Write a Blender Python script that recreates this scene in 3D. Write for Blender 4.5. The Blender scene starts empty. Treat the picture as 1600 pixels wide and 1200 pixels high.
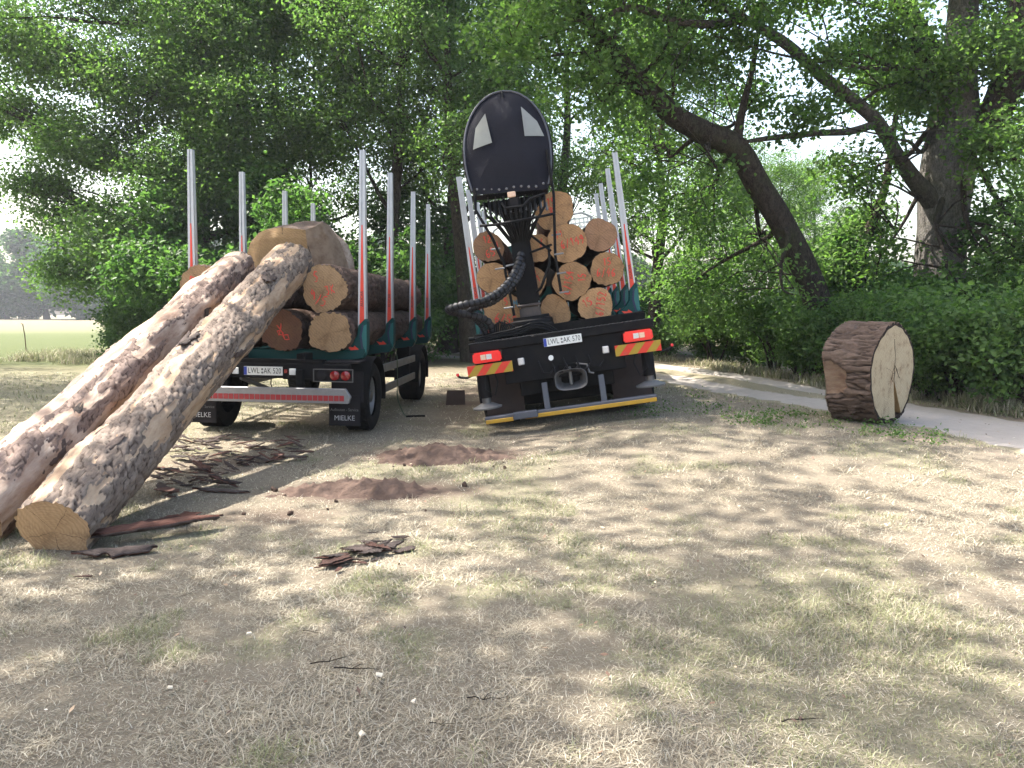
import bpy, bmesh, math, random
import numpy as np
from mathutils import Vector, Matrix, Euler

scene = bpy.context.scene
C = scene.collection
R = math.radians

# ------------------------------------------------------------------ camera
CAM_H, PITCH, FPX = 1.7, math.atan(114 / 1250), 1250.0
cam_data = bpy.data.cameras.new('camera')
cam_data.sensor_width = 36.0
cam_data.lens = 36.0 * FPX / 1600.0
cam_data.clip_start = 0.05
cam_data.clip_end = 3000
cam = bpy.data.objects.new('camera', cam_data)
cam.location = (0, 0, CAM_H)
cam.rotation_euler = (R(90) - PITCH, 0, 0)
C.objects.link(cam)
scene.camera = cam

# ------------------------------------------------------------------ light
SUN_EL = R(60)
SUN_AZ = Vector((-0.94, 0.28, 0)).normalized()       # horizontal direction towards the sun
world = bpy.data.worlds.new('World')
scene.world = world
world.use_nodes = True
wn = world.node_tree
sky = wn.nodes.new('ShaderNodeTexSky')
sky.sky_type = 'NISHITA'
sky.sun_disc = False
sky.sun_elevation = SUN_EL
sky.sun_rotation = math.atan2(SUN_AZ.x, SUN_AZ.y)
sky.air_density = 1.3
sky.dust_density = 5.0
sky.ozone_density = 0.2
bg = wn.nodes['Background']
bg.inputs['Strength'].default_value = 0.13
wn.links.new(sky.outputs['Color'], bg.inputs['Color'])
sun_data = bpy.data.lights.new('sun', 'SUN')
sun_data.energy = 4.2
sun_data.angle = R(0.53)
sun_data.color = (1.0, 0.95, 0.87)
sun = bpy.data.objects.new('sun', sun_data)
sv = Vector((SUN_AZ.x * math.cos(SUN_EL), SUN_AZ.y * math.cos(SUN_EL), math.sin(SUN_EL)))
sun.rotation_euler = (-sv).to_track_quat('-Z', 'Y').to_euler()
sun.location = sv * 60
C.objects.link(sun)

scene.view_settings.view_transform = 'Standard'
scene.view_settings.look = 'None'
scene.view_settings.gamma = 1.0
scene.view_settings.use_curve_mapping = False
scene.view_settings.exposure = 2.15
scene.render.engine = 'CYCLES'
scene.cycles.use_denoising = True
scene.cycles.max_bounces = 6
scene.cycles.diffuse_bounces = 3
scene.cycles.glossy_bounces = 2
scene.cycles.transmission_bounces = 4
scene.cycles.transparent_max_bounces = 6
scene.cycles.volume_bounces = 0
scene.cycles.caustics_reflective = False
scene.cycles.caustics_refractive = False

# ------------------------------------------------------------------ helpers
_f = Vector((0, math.cos(PITCH), -math.sin(PITCH)))
_u = Vector((0, math.sin(PITCH), math.cos(PITCH)))


def P(px, py, d):
    """world point seen at photo pixel (px, py), at world depth y = d"""
    v = _f + Vector((1, 0, 0)) * ((px - 800) / FPX) + _u * ((600 - py) / FPX)
    return Vector((0, 0, CAM_H)) + v * (d / v.y)


def sstep(a, b, x):
    t = np.clip((x - a) / (b - a), 0, 1)
    return t * t * (3 - 2 * t)


def _hash(ix, iy, iz, seed):
    h = (ix.astype(np.int64) * 374761393 + iy.astype(np.int64) * 668265263 + iz.astype(np.int64) * 2147483647 + seed * 1274126177) & 0xffffffff
    h = ((h ^ (h >> 13)) * 1274126177) & 0xffffffff
    h = ((h ^ (h >> 16)) * 2246822519) & 0xffffffff
    return ((h ^ (h >> 15)) & 0xffffff) / float(0xffffff)


def vnoise(x, y, z=None, seed=0):
    x = np.asarray(x, float)
    y = np.asarray(y, float)
    z = np.zeros_like(x) if z is None else np.asarray(z, float)
    ix, iy, iz = np.floor(x), np.floor(y), np.floor(z)
    fx, fy, fz = x - ix, y - iy, z - iz
    fx, fy, fz = fx * fx * (3 - 2 * fx), fy * fy * (3 - 2 * fy), fz * fz * (3 - 2 * fz)
    o = 0
    for dx in (0, 1):
        for dy in (0, 1):
            for dz in (0, 1):
                w = (fx if dx else 1 - fx) * (fy if dy else 1 - fy) * (fz if dz else 1 - fz)
                o = o + w * _hash(ix + dx, iy + dy, iz + dz, seed)
    return o


def fbm(x, y, z=None, octaves=4, seed=0):
    o, a, t = 0, 1.0, 0
    for k in range(octaves):
        o = o + a * vnoise(np.asarray(x) * 2 ** k, np.asarray(y) * 2 ** k, None if z is None else np.asarray(z) * 2 ** k, seed + k)
        t += a
        a *= 0.5
    return o / t


def worley(u, v, seed=0, wrap=None):
    """F1, F2-F1 and a per-cell random number of a jittered grid (u may wrap)"""
    iu, iv = np.floor(u), np.floor(v)
    f1 = np.full(u.shape, 9.0)
    f2 = np.full(u.shape, 9.0)
    rid = np.zeros(u.shape)
    for du in (-1, 0, 1):
        for dv in (-1, 0, 1):
            cu, cv = iu + du, iv + dv
            hu = np.mod(cu, wrap) if wrap else cu
            px = cu + 0.1 + 0.8 * _hash(hu, cv, hu * 0, seed)
            py = cv + 0.1 + 0.8 * _hash(hu, cv, hu * 0 + 1, seed)
            d = np.hypot(u - px, v - py)
            r = _hash(hu, cv, hu * 0 + 2, seed)
            m = d < f1
            f2 = np.where(m, f1, np.minimum(f2, d))
            rid = np.where(m, r, rid)
            f1 = np.where(m, d, f1)
    return f1, f2 - f1, rid


def mesh_np(name, V, F, attrs=None, smooth=False):
    V = np.ascontiguousarray(V, dtype=np.float32)
    F = np.ascontiguousarray(F, dtype=np.int32)
    me = bpy.data.meshes.new(name)
    n, k = F.shape
    me.vertices.add(len(V))
    me.vertices.foreach_set('co', V.ravel())
    me.loops.add(n * k)
    me.loops.foreach_set('vertex_index', F.ravel())
    me.polygons.add(n)
    me.polygons.foreach_set('loop_start', np.arange(n, dtype=np.int32) * k)
    if smooth:
        me.polygons.foreach_set('use_smooth', np.ones(n, dtype=bool))
    me.update(calc_edges=True)
    for key, val in (attrs or {}).items():
        a = me.attributes.new(key, 'FLOAT', 'POINT')
        a.data.foreach_set('value', np.ascontiguousarray(val, dtype=np.float32))
    return me


def grid_faces(nu, nv, wrap=False):
    """faces of a grid of nv rows by nu columns (index = row * nu + column)"""
    i, j = np.meshgrid(np.arange(nu if wrap else nu - 1), np.arange(nv - 1))
    i, j = i.ravel(), j.ravel()
    k = (i + 1) % nu
    return np.stack([j * nu + i, j * nu + k, (j + 1) * nu + k, (j + 1) * nu + i], 1)


def obj(name, me, material=None, parent=None):
    o = bpy.data.objects.new(name, me)
    C.objects.link(o)
    if material is not None and len(me.materials) == 0:
        me.materials.append(material)
    if parent is not None:
        o.parent = parent
    return o


def tag(o, label, cat, group=None):
    o['label'] = label
    o['category'] = cat
    if group:
        o['group'] = group
    return o


def thing(name, label, cat, loc=(0, 0, 0), group=None, matrix=None):
    o = bpy.data.objects.new(name, None)
    o.empty_display_size = 0.2
    C.objects.link(o)
    if matrix is not None:
        o.matrix_world = matrix
    else:
        o.location = loc
    return tag(o, label, cat, group)


def structure(o):
    o['kind'] = 'structure'
    return o


def copy_tree(o, parent=None):
    c = o.copy()
    C.objects.link(c)
    if parent is not None:
        c.parent = parent
    for ch in [x for x in o.children]:
        copy_tree(ch, c)
    return c


class MB:
    """collects simple shapes and links them as one mesh object"""

    def __init__(self):
        self.v, self.f = [], []

    def add(self, vs, fs):
        n = len(self.v)
        self.v += [tuple(x) for x in vs]
        self.f += [tuple(i + n for i in q) for q in fs]
        return self

    def box(self, c, s, rot=None):
        h = Vector(s) / 2
        vs = [Vector((x * h.x, y * h.y, z * h.z)) for x in (-1, 1) for y in (-1, 1) for z in (-1, 1)]
        if rot is not None:
            m = Euler(rot).to_matrix()
            vs = [m @ q for q in vs]
        c = Vector(c)
        return self.add([q + c for q in vs], [(0, 1, 3, 2), (4, 6, 7, 5), (0, 4, 5, 1), (2, 3, 7, 6), (0, 2, 6, 4), (1, 5, 7, 3)])

    def hexa(self, a, b):
        """two quads a, b (4 points each) joined to a solid"""
        return self.add(list(a) + list(b), [(3, 2, 1, 0), (4, 5, 6, 7), (0, 1, 5, 4), (1, 2, 6, 5), (2, 3, 7, 6), (3, 0, 4, 7)])

    def tube(self, pts, r, n=8, caps=True, flat=None):
        pts = [Vector(p) for p in pts]
        rs = list(r) if hasattr(r, '__len__') else [r] * len(pts)
        rings, up = [], None
        for i, p in enumerate(pts):
            d = (pts[min(i + 1, len(pts) - 1)] - pts[max(i - 1, 0)]).normalized()
            if up is None:
                up = Vector((0, 0, 1)) if abs(d.z) < 0.9 else Vector((1, 0, 0))
            a = d.cross(up).normalized()
            b = a.cross(d).normalized()
            up = b
            rings.append([p + (a * math.cos(t) + b * math.sin(t) * (flat or 1)) * rs[i] for t in [2 * math.pi * (k + 0.5) / n for k in range(n)]])
        vs = [q for ring in rings for q in ring]
        fs = []
        for i in range(len(pts) - 1):
            for k in range(n):
                fs.append((i * n + k, i * n + (k + 1) % n, (i + 1) * n + (k + 1) % n, (i + 1) * n + k))
        if caps:
            fs.append(tuple(range(n - 1, -1, -1)))
            fs.append(tuple((len(pts) - 1) * n + k for k in range(n)))
        return self.add(vs, fs)

    def lathe(self, prof, c, axis='X', n=32, closed=False):
        """profile [(axial, radius)] swept around an axis through c"""
        c = Vector(c)
        vs, fs = [], []
        m = len(prof)
        for k in range(n):
            t = 2 * math.pi * k / n
            for a, r in prof:
                q = {'X': (a, r * math.cos(t), r * math.sin(t)), 'Y': (r * math.cos(t), a, r * math.sin(t)), 'Z': (r * math.cos(t), r * math.sin(t), a)}[axis]
                vs.append(c + Vector(q))
        for k in range(n):
            k2 = (k + 1) % n
            for i in range(m if closed else m - 1):
                j = (i + 1) % m
                fs.append((k * m + i, k * m + j, k2 * m + j, k2 * m + i))
        return self.add(vs, fs)

    def prism(self, poly, y0, y1):
        """(x, z) polygon extruded along y"""
        n = len(poly)
        vs = [(x, y0, z) for x, z in poly] + [(x, y1, z) for x, z in poly]
        fs = [tuple(range(n)), tuple(range(2 * n - 1, n - 1, -1))]
        fs += [(i, i + n, (i + 1) % n + n, (i + 1) % n) for i in range(n)]
        return self.add(vs, fs)

    def build(self, name, material, parent=None, bevel=0.0, smooth=False, seg=1):
        me = bpy.data.meshes.new(name)
        me.from_pydata(self.v, [], self.f)
        bm = bmesh.new()
        bm.from_mesh(me)
        bmesh.ops.recalc_face_normals(bm, faces=bm.faces[:])
        if bevel > 0:
            es = [e for e in bm.edges if len(e.link_faces) == 2 and e.calc_face_angle(0) > 0.5]
            bmesh.ops.bevel(bm, geom=es, offset=bevel, segments=seg, affect='EDGES', clamp_overlap=True)
        bm.to_mesh(me)
        bm.free()
        if smooth:
            me.polygons.foreach_set('use_smooth', np.ones(len(me.polygons), dtype=bool))
            me.set_sharp_from_angle(angle=R(38))
        return obj(name, me, material, parent)


def text_part(name, s, size, material, parent, matrix, extrude=0.0008, spacing=1.0, narrow=1.0):
    cu = bpy.data.curves.new(name, 'FONT')
    cu.body = s
    cu.size = size
    cu.extrude = extrude
    cu.align_x = 'CENTER'
    cu.align_y = 'CENTER'
    cu.space_character = spacing
    cu.resolution_u = 3
    t = bpy.data.objects.new(name, cu)
    me = bpy.data.meshes.new_from_object(t)
    bpy.data.objects.remove(t)
    me.transform(Matrix.Diagonal((narrow, 1, 1, 1)))
    me.transform(matrix)
    return obj(name, me, material, parent)


# facing -Y (towards the rear of a vehicle): text x -> x, text y -> z
REAR = Matrix(((1, 0, 0, 0), (0, 0, -1, 0), (0, 1, 0, 0), (0, 0, 0, 1)))


def at_rear(x, y, z, turn=0.0):
    return Matrix.Translation((x, y, z)) @ REAR @ Matrix.Rotation(turn, 4, 'Z')


# ------------------------------------------------------------------ materials
def nt(name):
    m = bpy.data.materials.new(name)
    m.use_nodes = True
    t = m.node_tree
    return m, t, t.nodes['Principled BSDF']


def N(t, kind, **kw):
    n = t.nodes.new(kind)
    for k, v in kw.items():
        if k.startswith('_'):
            setattr(n, k[1:], v)
        else:
            n.inputs[k.replace('__', ' ')].default_value = v
    return n


def ramp(t, fac, stops):
    r = t.nodes.new('ShaderNodeValToRGB')
    e = r.color_ramp.elements
    while len(e) < len(stops):
        e.new(0.5)
    for i, (p, c) in enumerate(stops):
        e[i].position = p
        e[i].color = (c[0], c[1], c[2], 1) if hasattr(c, '__len__') else (c, c, c, 1)
    t.links.new(fac, r.inputs['Fac'])
    return r.outputs['Color']


def mix(t, fac, a, b, kind='MIX'):
    n = t.nodes.new('ShaderNodeMix')
    n.data_type = 'RGBA'
    n.blend_type = kind
    for s, val in ((n.inputs[0], fac), (n.inputs[6], a), (n.inputs[7], b)):
        if isinstance(val, bpy.types.NodeSocket):
            t.links.new(val, s)
        elif hasattr(val, '__len__'):
            s.default_value = (val[0], val[1], val[2], 1)
        else:
            s.default_value = val
    return n.outputs[2]


def mth(t, op, a, b=None, c=None):
    n = t.nodes.new('ShaderNodeMath')
    n.operation = op
    for i, val in enumerate((a, b, c)):
        if val is None:
            continue
        if isinstance(val, bpy.types.NodeSocket):
            t.links.new(val, n.inputs[i])
        else:
            n.inputs[i].default_value = val
    return n.outputs[0]


def coords(t, kind='Object', scale=None):
    o = t.nodes.new('ShaderNodeTexCoord').outputs[kind]
    if scale is None:
        return o
    m = t.nodes.new('ShaderNodeMapping')
    m.inputs['Scale'].default_value = scale
    t.links.new(o, m.inputs['Vector'])
    return m.outputs['Vector']


def noise(t, vec, scale, detail=4, rough=0.6, out='Fac'):
    n = t.nodes.new('ShaderNodeTexNoise')
    n.inputs['Scale'].default_value = scale
    n.inputs['Detail'].default_value = detail
    n.inputs['Roughness'].default_value = rough
    t.links.new(vec, n.inputs['Vector'])
    return n.outputs[out]


def attr(t, name):
    a = t.nodes.new('ShaderNodeAttribute')
    a.attribute_name = name
    return a.outputs['Fac']


def bump(t, p, h, strength=0.5, dist=0.01):
    b = t.nodes.new('ShaderNodeBump')
    b.inputs['Strength'].default_value = strength
    b.inputs['Distance'].default_value = dist
    t.links.new(h, b.inputs['Height'])
    t.links.new(b.outputs['Normal'], p.inputs['Normal'])


def simple(name, col, rough=0.5, metal=0.0, dirt=0.35, dirt_col=(0.16, 0.13, 0.10), scale=6.0, bmp=0.0, spec=0.5):
    """plain paint / metal / rubber with uneven dust and wear"""
    m, t, p = nt(name)
    v = coords(t)
    n1 = noise(t, v, scale, 6, 0.65)
    f = ramp(t, n1, [(0.42, 0.0), (0.75, 1.0)])
    c = mix(t, mth(t, 'MULTIPLY', f, dirt), col, dirt_col)
    n2 = noise(t, v, scale * 7, 3, 0.6)
    c = mix(t, 0.25, c, mix(t, n2, (0.55, 0.55, 0.55), (1.3, 1.3, 1.3)), 'MULTIPLY')
    t.links.new(c, p.inputs['Base Color'])
    p.inputs['Metallic'].default_value = metal
    p.inputs['Specular IOR Level'].default_value = spec
    t.links.new(mth(t, 'ADD', mth(t, 'MULTIPLY', n1, 0.35), rough - 0.15), p.inputs['Roughness'])
    if bmp:
        bump(t, p, n2, bmp, 0.004)
    return m


M = {}
M['black_paint'] = simple('black paint', (0.006, 0.006, 0.0075), 0.55, 0, 0.22, (0.05, 0.04, 0.033), spec=0.12)
M['chassis'] = simple('dusty black chassis', (0.006, 0.006, 0.0065), 0.7, 0, 0.25, (0.055, 0.043, 0.034), spec=0.1)
M['rubber'] = simple('tyre rubber', (0.009, 0.009, 0.0095), 0.85, 0, 0.22, (0.10, 0.082, 0.066), 9, 0.3, 0.12)
M['flap'] = simple('mud flap rubber', (0.018, 0.016, 0.018), 0.75, 0, 0.3, (0.05, 0.04, 0.036), 5, 0.2, 0.12)
M['brown_flap'] = simple('dusty mud flap rubber', (0.035, 0.026, 0.025), 0.8, 0, 0.6, (0.075, 0.05, 0.042), 3, 0.2, 0.3)
M['alu'] = simple('anodised aluminium', (0.46, 0.46, 0.48), 0.42, 0.75, 0.3, (0.35, 0.33, 0.31), 5)
M['bar_silver'] = simple('dull silver bar', (0.27, 0.27, 0.285), 0.45, 0.6, 0.35, (0.16, 0.14, 0.12), 5)
M['alu_dull'] = simple('dull aluminium rail', (0.20, 0.20, 0.205), 0.5, 0.5, 0.4, (0.12, 0.105, 0.095), 4)
M['steel'] = simple('worn steel', (0.15, 0.15, 0.155), 0.45, 0.7, 0.4, (0.14, 0.10, 0.08), 8)
M['galv'] = simple('grey bumper paint', (0.075, 0.08, 0.10), 0.5, 0.1, 0.3, (0.11, 0.095, 0.08), 7)
M['yellow'] = simple('yellow paint', (0.50, 0.27, 0.015), 0.5, 0, 0.35, (0.15, 0.11, 0.06), 9)
M['teal'] = simple('teal paint', (0.0, 0.045, 0.043), 0.5, 0, 0.15, (0.05, 0.056, 0.05), 4, spec=0.25)
M['teal_light'] = simple('light teal decal', (0.0, 0.11, 0.105), 0.4, 0, 0.1)
M['navy'] = simple('navy decal', (0.006, 0.01, 0.055), 0.4, 0, 0.1)
M['red_decal'] = simple('red decal', (0.72, 0.045, 0.018), 0.45, 0, 0.22, (0.35, 0.1, 0.07))
M['dark_print'] = simple('dark lettering', (0.03, 0.02, 0.02), 0.5, 0, 0.0)
M['white'] = simple('white lacquer', (0.78, 0.78, 0.76), 0.5, 0, 0.25, (0.5, 0.46, 0.42))
M['plate'] = simple('number plate white', (0.72, 0.72, 0.70), 0.4, 0, 0.3, (0.45, 0.42, 0.38))
M['blue'] = simple('number plate blue', (0.01, 0.04, 0.33), 0.4, 0, 0.1)
M['letter'] = simple('number plate black', (0.015, 0.015, 0.015), 0.45, 0, 0.0)
M['grey_print'] = simple('pale grey lettering', (0.42, 0.41, 0.43), 0.6, 0, 0.3)
M['dim_print'] = simple('worn grey lettering', (0.13, 0.125, 0.13), 0.6, 0, 0.3)
M['reflex_red'] = simple('red reflector tape', (0.33, 0.02, 0.03), 0.35, 0, 0.2)
M['hose'] = simple('black hose', (0.005, 0.005, 0.006), 0.55, 0, 0.12, (0.05, 0.045, 0.042), 12, spec=0.2)
M['hose_wrap'] = simple('grey spiral hose guard', (0.016, 0.016, 0.02), 0.45, 0, 0.2, (0.05, 0.047, 0.045), 10, spec=0.3)
M['orange_lens'] = simple('pale lens', (0.75, 0.5, 0.36), 0.25, 0, 0.1)
M['wood_board'] = simple('brown board', (0.06, 0.036, 0.028), 0.8, 0, 0.6, (0.10, 0.066, 0.052), 4, 0.3)
M['strap'] = simple('green strap webbing', (0.045, 0.085, 0.04), 0.8, 0, 0.4, (0.11, 0.1, 0.06), 10, 0.2)
M['rust'] = simple('rusty rod', (0.16, 0.09, 0.055), 0.8, 0.2, 0.4)

def lens(name, col, emit=0.0):
    m, t, p = nt(name)
    v = coords(t, 'Object', (60, 60, 60))
    w = t.nodes.new('ShaderNodeTexChecker')
    w.inputs['Scale'].default_value = 1.0
    t.links.new(v, w.inputs['Vector'])
    c = mix(t, mth(t, 'MULTIPLY', w.outputs['Fac'], 0.18), col, tuple(x * 0.55 for x in col))
    t.links.new(c, p.inputs['Base Color'])
    p.inputs['Roughness'].default_value = 0.14
    p.inputs['Coat Weight'].default_value = 0.5
    if emit:
        p.inputs['Emission Color'].default_value = (*col, 1)
        p.inputs['Emission Strength'].default_value = emit
    return m


M['red_lens'] = lens('red lamp lens', (0.75, 0.015, 0.03))
M['red_lit'] = lens('red lamp lens alight', (0.62, 0.006, 0.010), 0.10)
M['clear_lens'] = lens('clear lamp lens', (0.6, 0.58, 0.56))
M['dark_red_lens'] = lens('dark red lamp lens', (0.22, 0.01, 0.012))


def warn_stripes(mirror):
    m, t, p = nt('warning plate stripes')
    v = coords(t)
    s = t.nodes.new('ShaderNodeSeparateXYZ')
    t.links.new(v, s.inputs[0])
    a = mth(t, 'ADD', mth(t, 'MULTIPLY', s.outputs['X'], 4.1 * mirror), mth(t, 'MULTIPLY', s.outputs['Z'], -3.6))
    f = mth(t, 'GREATER_THAN', mth(t, 'FRACT', mth(t, 'ADD', a, 100.12)), 0.5)
    c = mix(t, f, (0.62, 0.03, 0.015), (0.36, 0.23, 0.015))
    d = ramp(t, noise(t, v, 14, 5), [(0.5, 0.0), (0.8, 0.4)])
    c = mix(t, d, c, (0.2, 0.12, 0.08))
    t.links.new(c, p.inputs['Base Color'])
    p.inputs['Roughness'].default_value = 0.4
    return m


def canopy_mat():
    m, t, p = nt('navy canopy fabric')
    v = coords(t)
    n = noise(t, v, 3, 4)
    c = mix(t, n, (0.0045, 0.0045, 0.0095), (0.010, 0.010, 0.019))
    w = t.nodes.new('ShaderNodeTexWave')
    w.inputs['Scale'].default_value = 160
    t.links.new(v, w.inputs['Vector'])
    t.links.new(c, p.inputs['Base Color'])
    p.inputs['Roughness'].default_value = 0.62
    p.inputs['Specular IOR Level'].default_value = 0.18
    h = mth(t, 'ADD', mth(t, 'MULTIPLY', noise(t, v, 2.3, 3), 6.0), w.outputs['Fac'])
    bump(t, p, h, 0.35, 0.01)
    return m


M['canopy'] = canopy_mat()
m_, t_, p_ = nt('scuffed clear foil')
v_ = coords(t_)
c_ = mix(t_, noise(t_, v_, 5, 5), (0.19, 0.195, 0.18), (0.36, 0.36, 0.33))
t_.links.new(c_, p_.inputs['Base Color'])
p_.inputs['Roughness'].default_value = 0.3
p_.inputs['Transmission Weight'].default_value = 0.25
M['foil'] = m_


def cut_wood(name, ca, cb, dark=0.4, ring=46.0, sapring=0.0):
    """end grain: rings around the local Y axis, radial cracks, saw marks"""
    m, t, p = nt(name)
    v = coords(t)
    oi = t.nodes.new('ShaderNodeObjectInfo')
    s = t.nodes.new('ShaderNodeSeparateXYZ')
    t.links.new(v, s.inputs[0])
    wob = noise(t, v, 3.0, 3)
    rad = mth(t, 'SQRT', mth(t, 'ADD', mth(t, 'POWER', s.outputs['X'], 2.0), mth(t, 'POWER', s.outputs['Z'], 2.0)))
    rr = mth(t, 'ADD', rad, mth(t, 'MULTIPLY', wob, 0.15))
    rings = mth(t, 'SINE', mth(t, 'MULTIPLY', rr, ring * 6.283))
    rings = mth(t, 'MULTIPLY', mth(t, 'MULTIPLY', mth(t, 'ADD', rings, 1.0), 0.5), ramp(t, noise(t, v, 4.3, 3), [(0.35, 0.15), (0.65, 1.0)]))
    mott = noise(t, v, 5.0, 5, 0.7)
    base = mix(t, mott, ca, cb)
    base = mix(t, mth(t, 'MULTIPLY', rings, dark), base, tuple(x * 0.55 for x in cb))
    # darker heartwood
    heart = ramp(t, mth(t, 'ADD', rr, mth(t, 'MULTIPLY', mott, 0.06)), [(0.10, 1.0), (0.27, 0.0)])
    base = mix(t, mth(t, 'MULTIPLY', heart, 0.35), base, (0.26, 0.15, 0.075))
    # radial cracks
    ang = mth(t, 'ARCTAN2', s.outputs['X'], s.outputs['Z'])
    ang = mth(t, 'ADD', ang, mth(t, 'MULTIPLY', noise(t, v, 9, 4), 0.5))
    ang = mth(t, 'ADD', ang, mth(t, 'MULTIPLY', oi.outputs['Random'], 6.28))
    k = mth(t, 'ABSOLUTE', mth(t, 'SINE', mth(t, 'MULTIPLY', ang, 2.5)))
    lim = mth(t, 'MULTIPLY', mth(t, 'SUBTRACT', 0.27, rad), 0.30)
    crack = mth(t, 'LESS_THAN', k, lim)
    base = mix(t, mth(t, 'MULTIPLY', crack, 0.75), base, (0.05, 0.03, 0.018))
    # saw marks and stains
    saw = t.nodes.new('ShaderNodeTexWave')
    saw.inputs['Scale'].default_value = 13
    saw.inputs['Distortion'].default_value = 6.0
    saw.bands_direction = 'DIAGONAL'
    t.links.new(v, saw.inputs['Vector'])
    base = mix(t, 0.18, base, mix(t, saw.outputs['Fac'], (0.4, 0.4, 0.4), (1.2, 1.2, 1.2)), 'MULTIPLY')
    st = ramp(t, noise(t, v, 7, 6, 0.7), [(0.50, 0.0), (0.70, 0.75)])
    base = mix(t, st, base, (0.17, 0.10, 0.055))
    hs = t.nodes.new('ShaderNodeHueSaturation')
    t.links.new(mth(t, 'ADD', mth(t, 'MULTIPLY', oi.outputs['Random'], 0.4), 0.8), hs.inputs['Value'])
    t.links.new(base, hs.inputs['Color'])
    t.links.new(hs.outputs['Color'], p.inputs['Base Color'])
    p.inputs['Roughness'].default_value = 0.8
    p.inputs['Specular IOR Level'].default_value = 0.2
    bump(t, p, mth(t, 'ADD', mth(t, 'ADD', mth(t, 'MULTIPLY', saw.outputs['Fac'], 0.6), rings), mth(t, 'MULTIPLY', crack, -4.0)), 0.4, 0.004)
    return m


M['cut'] = cut_wood('sawn pine end grain', (0.44, 0.29, 0.165), (0.33, 0.20, 0.105), 0.38)
M['cut_truck'] = cut_wood('pinkish sawn end grain', (0.48, 0.285, 0.145), (0.36, 0.20, 0.095), 0.4)
M['cut_pale'] = cut_wood('sawn oak end grain', (0.50, 0.41, 0.275), (0.42, 0.335, 0.215), 0.22, 40)
M['cut_grey'] = cut_wood('weathered sawn face', (0.33, 0.215, 0.105), (0.22, 0.14, 0.07), 0.3, 30)


def bark_mat(name, plate_a, plate_b, crack_c, wood_a=(0.41, 0.305, 0.215), wood_b=(0.27, 0.18, 0.115)):
    m, t, p = nt(name)
    v = coords(t)
    vs = coords(t, 'Object', (1, 0.35, 1))
    cr = attr(t, 'crack')
    peel = attr(t, 'peel')
    rid = attr(t, 'cell')
    n1 = noise(t, vs, 16, 6, 0.7)
    n2 = noise(t, vs, 60, 4, 0.7)
    plate = mix(t, mth(t, 'ADD', mth(t, 'MULTIPLY', rid, 0.6), mth(t, 'MULTIPLY', n1, 0.5)), plate_a, plate_b)
    plate = mix(t, ramp(t, n2, [(0.35, 0.0), (0.7, 0.45)]), plate, crack_c)
    base = mix(t, ramp(t, cr, [(0.0, 1.0), (0.35, 0.0)]), plate, crack_c)
    wn_ = noise(t, vs, 7, 6, 0.65)
    wood = mix(t, ramp(t, wn_, [(0.36, 0.0), (0.64, 1.0)]), wood_a, wood_b)
    wood = mix(t, ramp(t, noise(t, coords(t, 'Object', (1, 0.2, 1)), 28, 5), [(0.5, 0.0), (0.8, 0.6)]), wood, (0.16, 0.085, 0.05))
    base = mix(t, ramp(t, peel, [(0.35, 0.0), (0.6, 1.0)]), base, wood)
    t.links.new(base, p.inputs['Base Color'])
    p.inputs['Roughness'].default_value = 0.85
    p.inputs['Specular IOR Level'].default_value = 0.2
    bump(t, p, mth(t, 'ADD', mth(t, 'MULTIPLY', n1, 1.2), n2), 0.6, 0.012)
    return m


M['bark_pine'] = bark_mat('pine bark grey plates', (0.13, 0.096, 0.077), (0.255, 0.205, 0.168), (0.026, 0.015, 0.011))
M['bark_peel'] = bark_mat('peeled pine bark', (0.14, 0.095, 0.077), (0.26, 0.195, 0.165), (0.035, 0.02, 0.015), (0.46, 0.365, 0.29), (0.26, 0.17, 0.125))
M['bark_dark'] = bark_mat('dark pine bark', (0.05, 0.03, 0.023), (0.17, 0.112, 0.088), (0.012, 0.007, 0.006))
M['bark_oak'] = bark_mat('fissured oak bark', (0.06, 0.04, 0.031), (0.155, 0.11, 0.087), (0.016, 0.010, 0.008), (0.21, 0.15, 0.105), (0.105, 0.06, 0.042))


def tree_bark(name, a, b):
    m, t, p = nt(name)
    vs = coords(t, 'Object', (1, 1, 0.45))
    n1 = noise(t, vs, 14, 6, 0.75)
    n2 = noise(t, vs, 46, 5, 0.75)
    c = mix(t, ramp(t, mth(t, 'ADD', mth(t, 'MULTIPLY', n1, 0.5), mth(t, 'MULTIPLY', n2, 0.5)), [(0.42, 0.0), (0.58, 1.0)]), a, b)
    moss = ramp(t, noise(t, coords(t), 1.3, 5), [(0.52, 0.0), (0.7, 0.5)])
    c = mix(t, moss, c, (0.055, 0.065, 0.028))
    t.links.new(c, p.inputs['Base Color'])
    p.inputs['Roughness'].default_value = 0.9
    p.inputs['Specular IOR Level'].default_value = 0.15
    bump(t, p, mth(t, 'ADD', n1, mth(t, 'MULTIPLY', n2, 0.7)), 0.9, 0.05)
    return m


M['trunk_grey'] = tree_bark('grey oak trunk bark', (0.06, 0.053, 0.047), (0.19, 0.175, 0.16))
M['trunk_dark'] = tree_bark('dark trunk bark', (0.016, 0.012, 0.009), (0.07, 0.055, 0.044))


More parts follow.
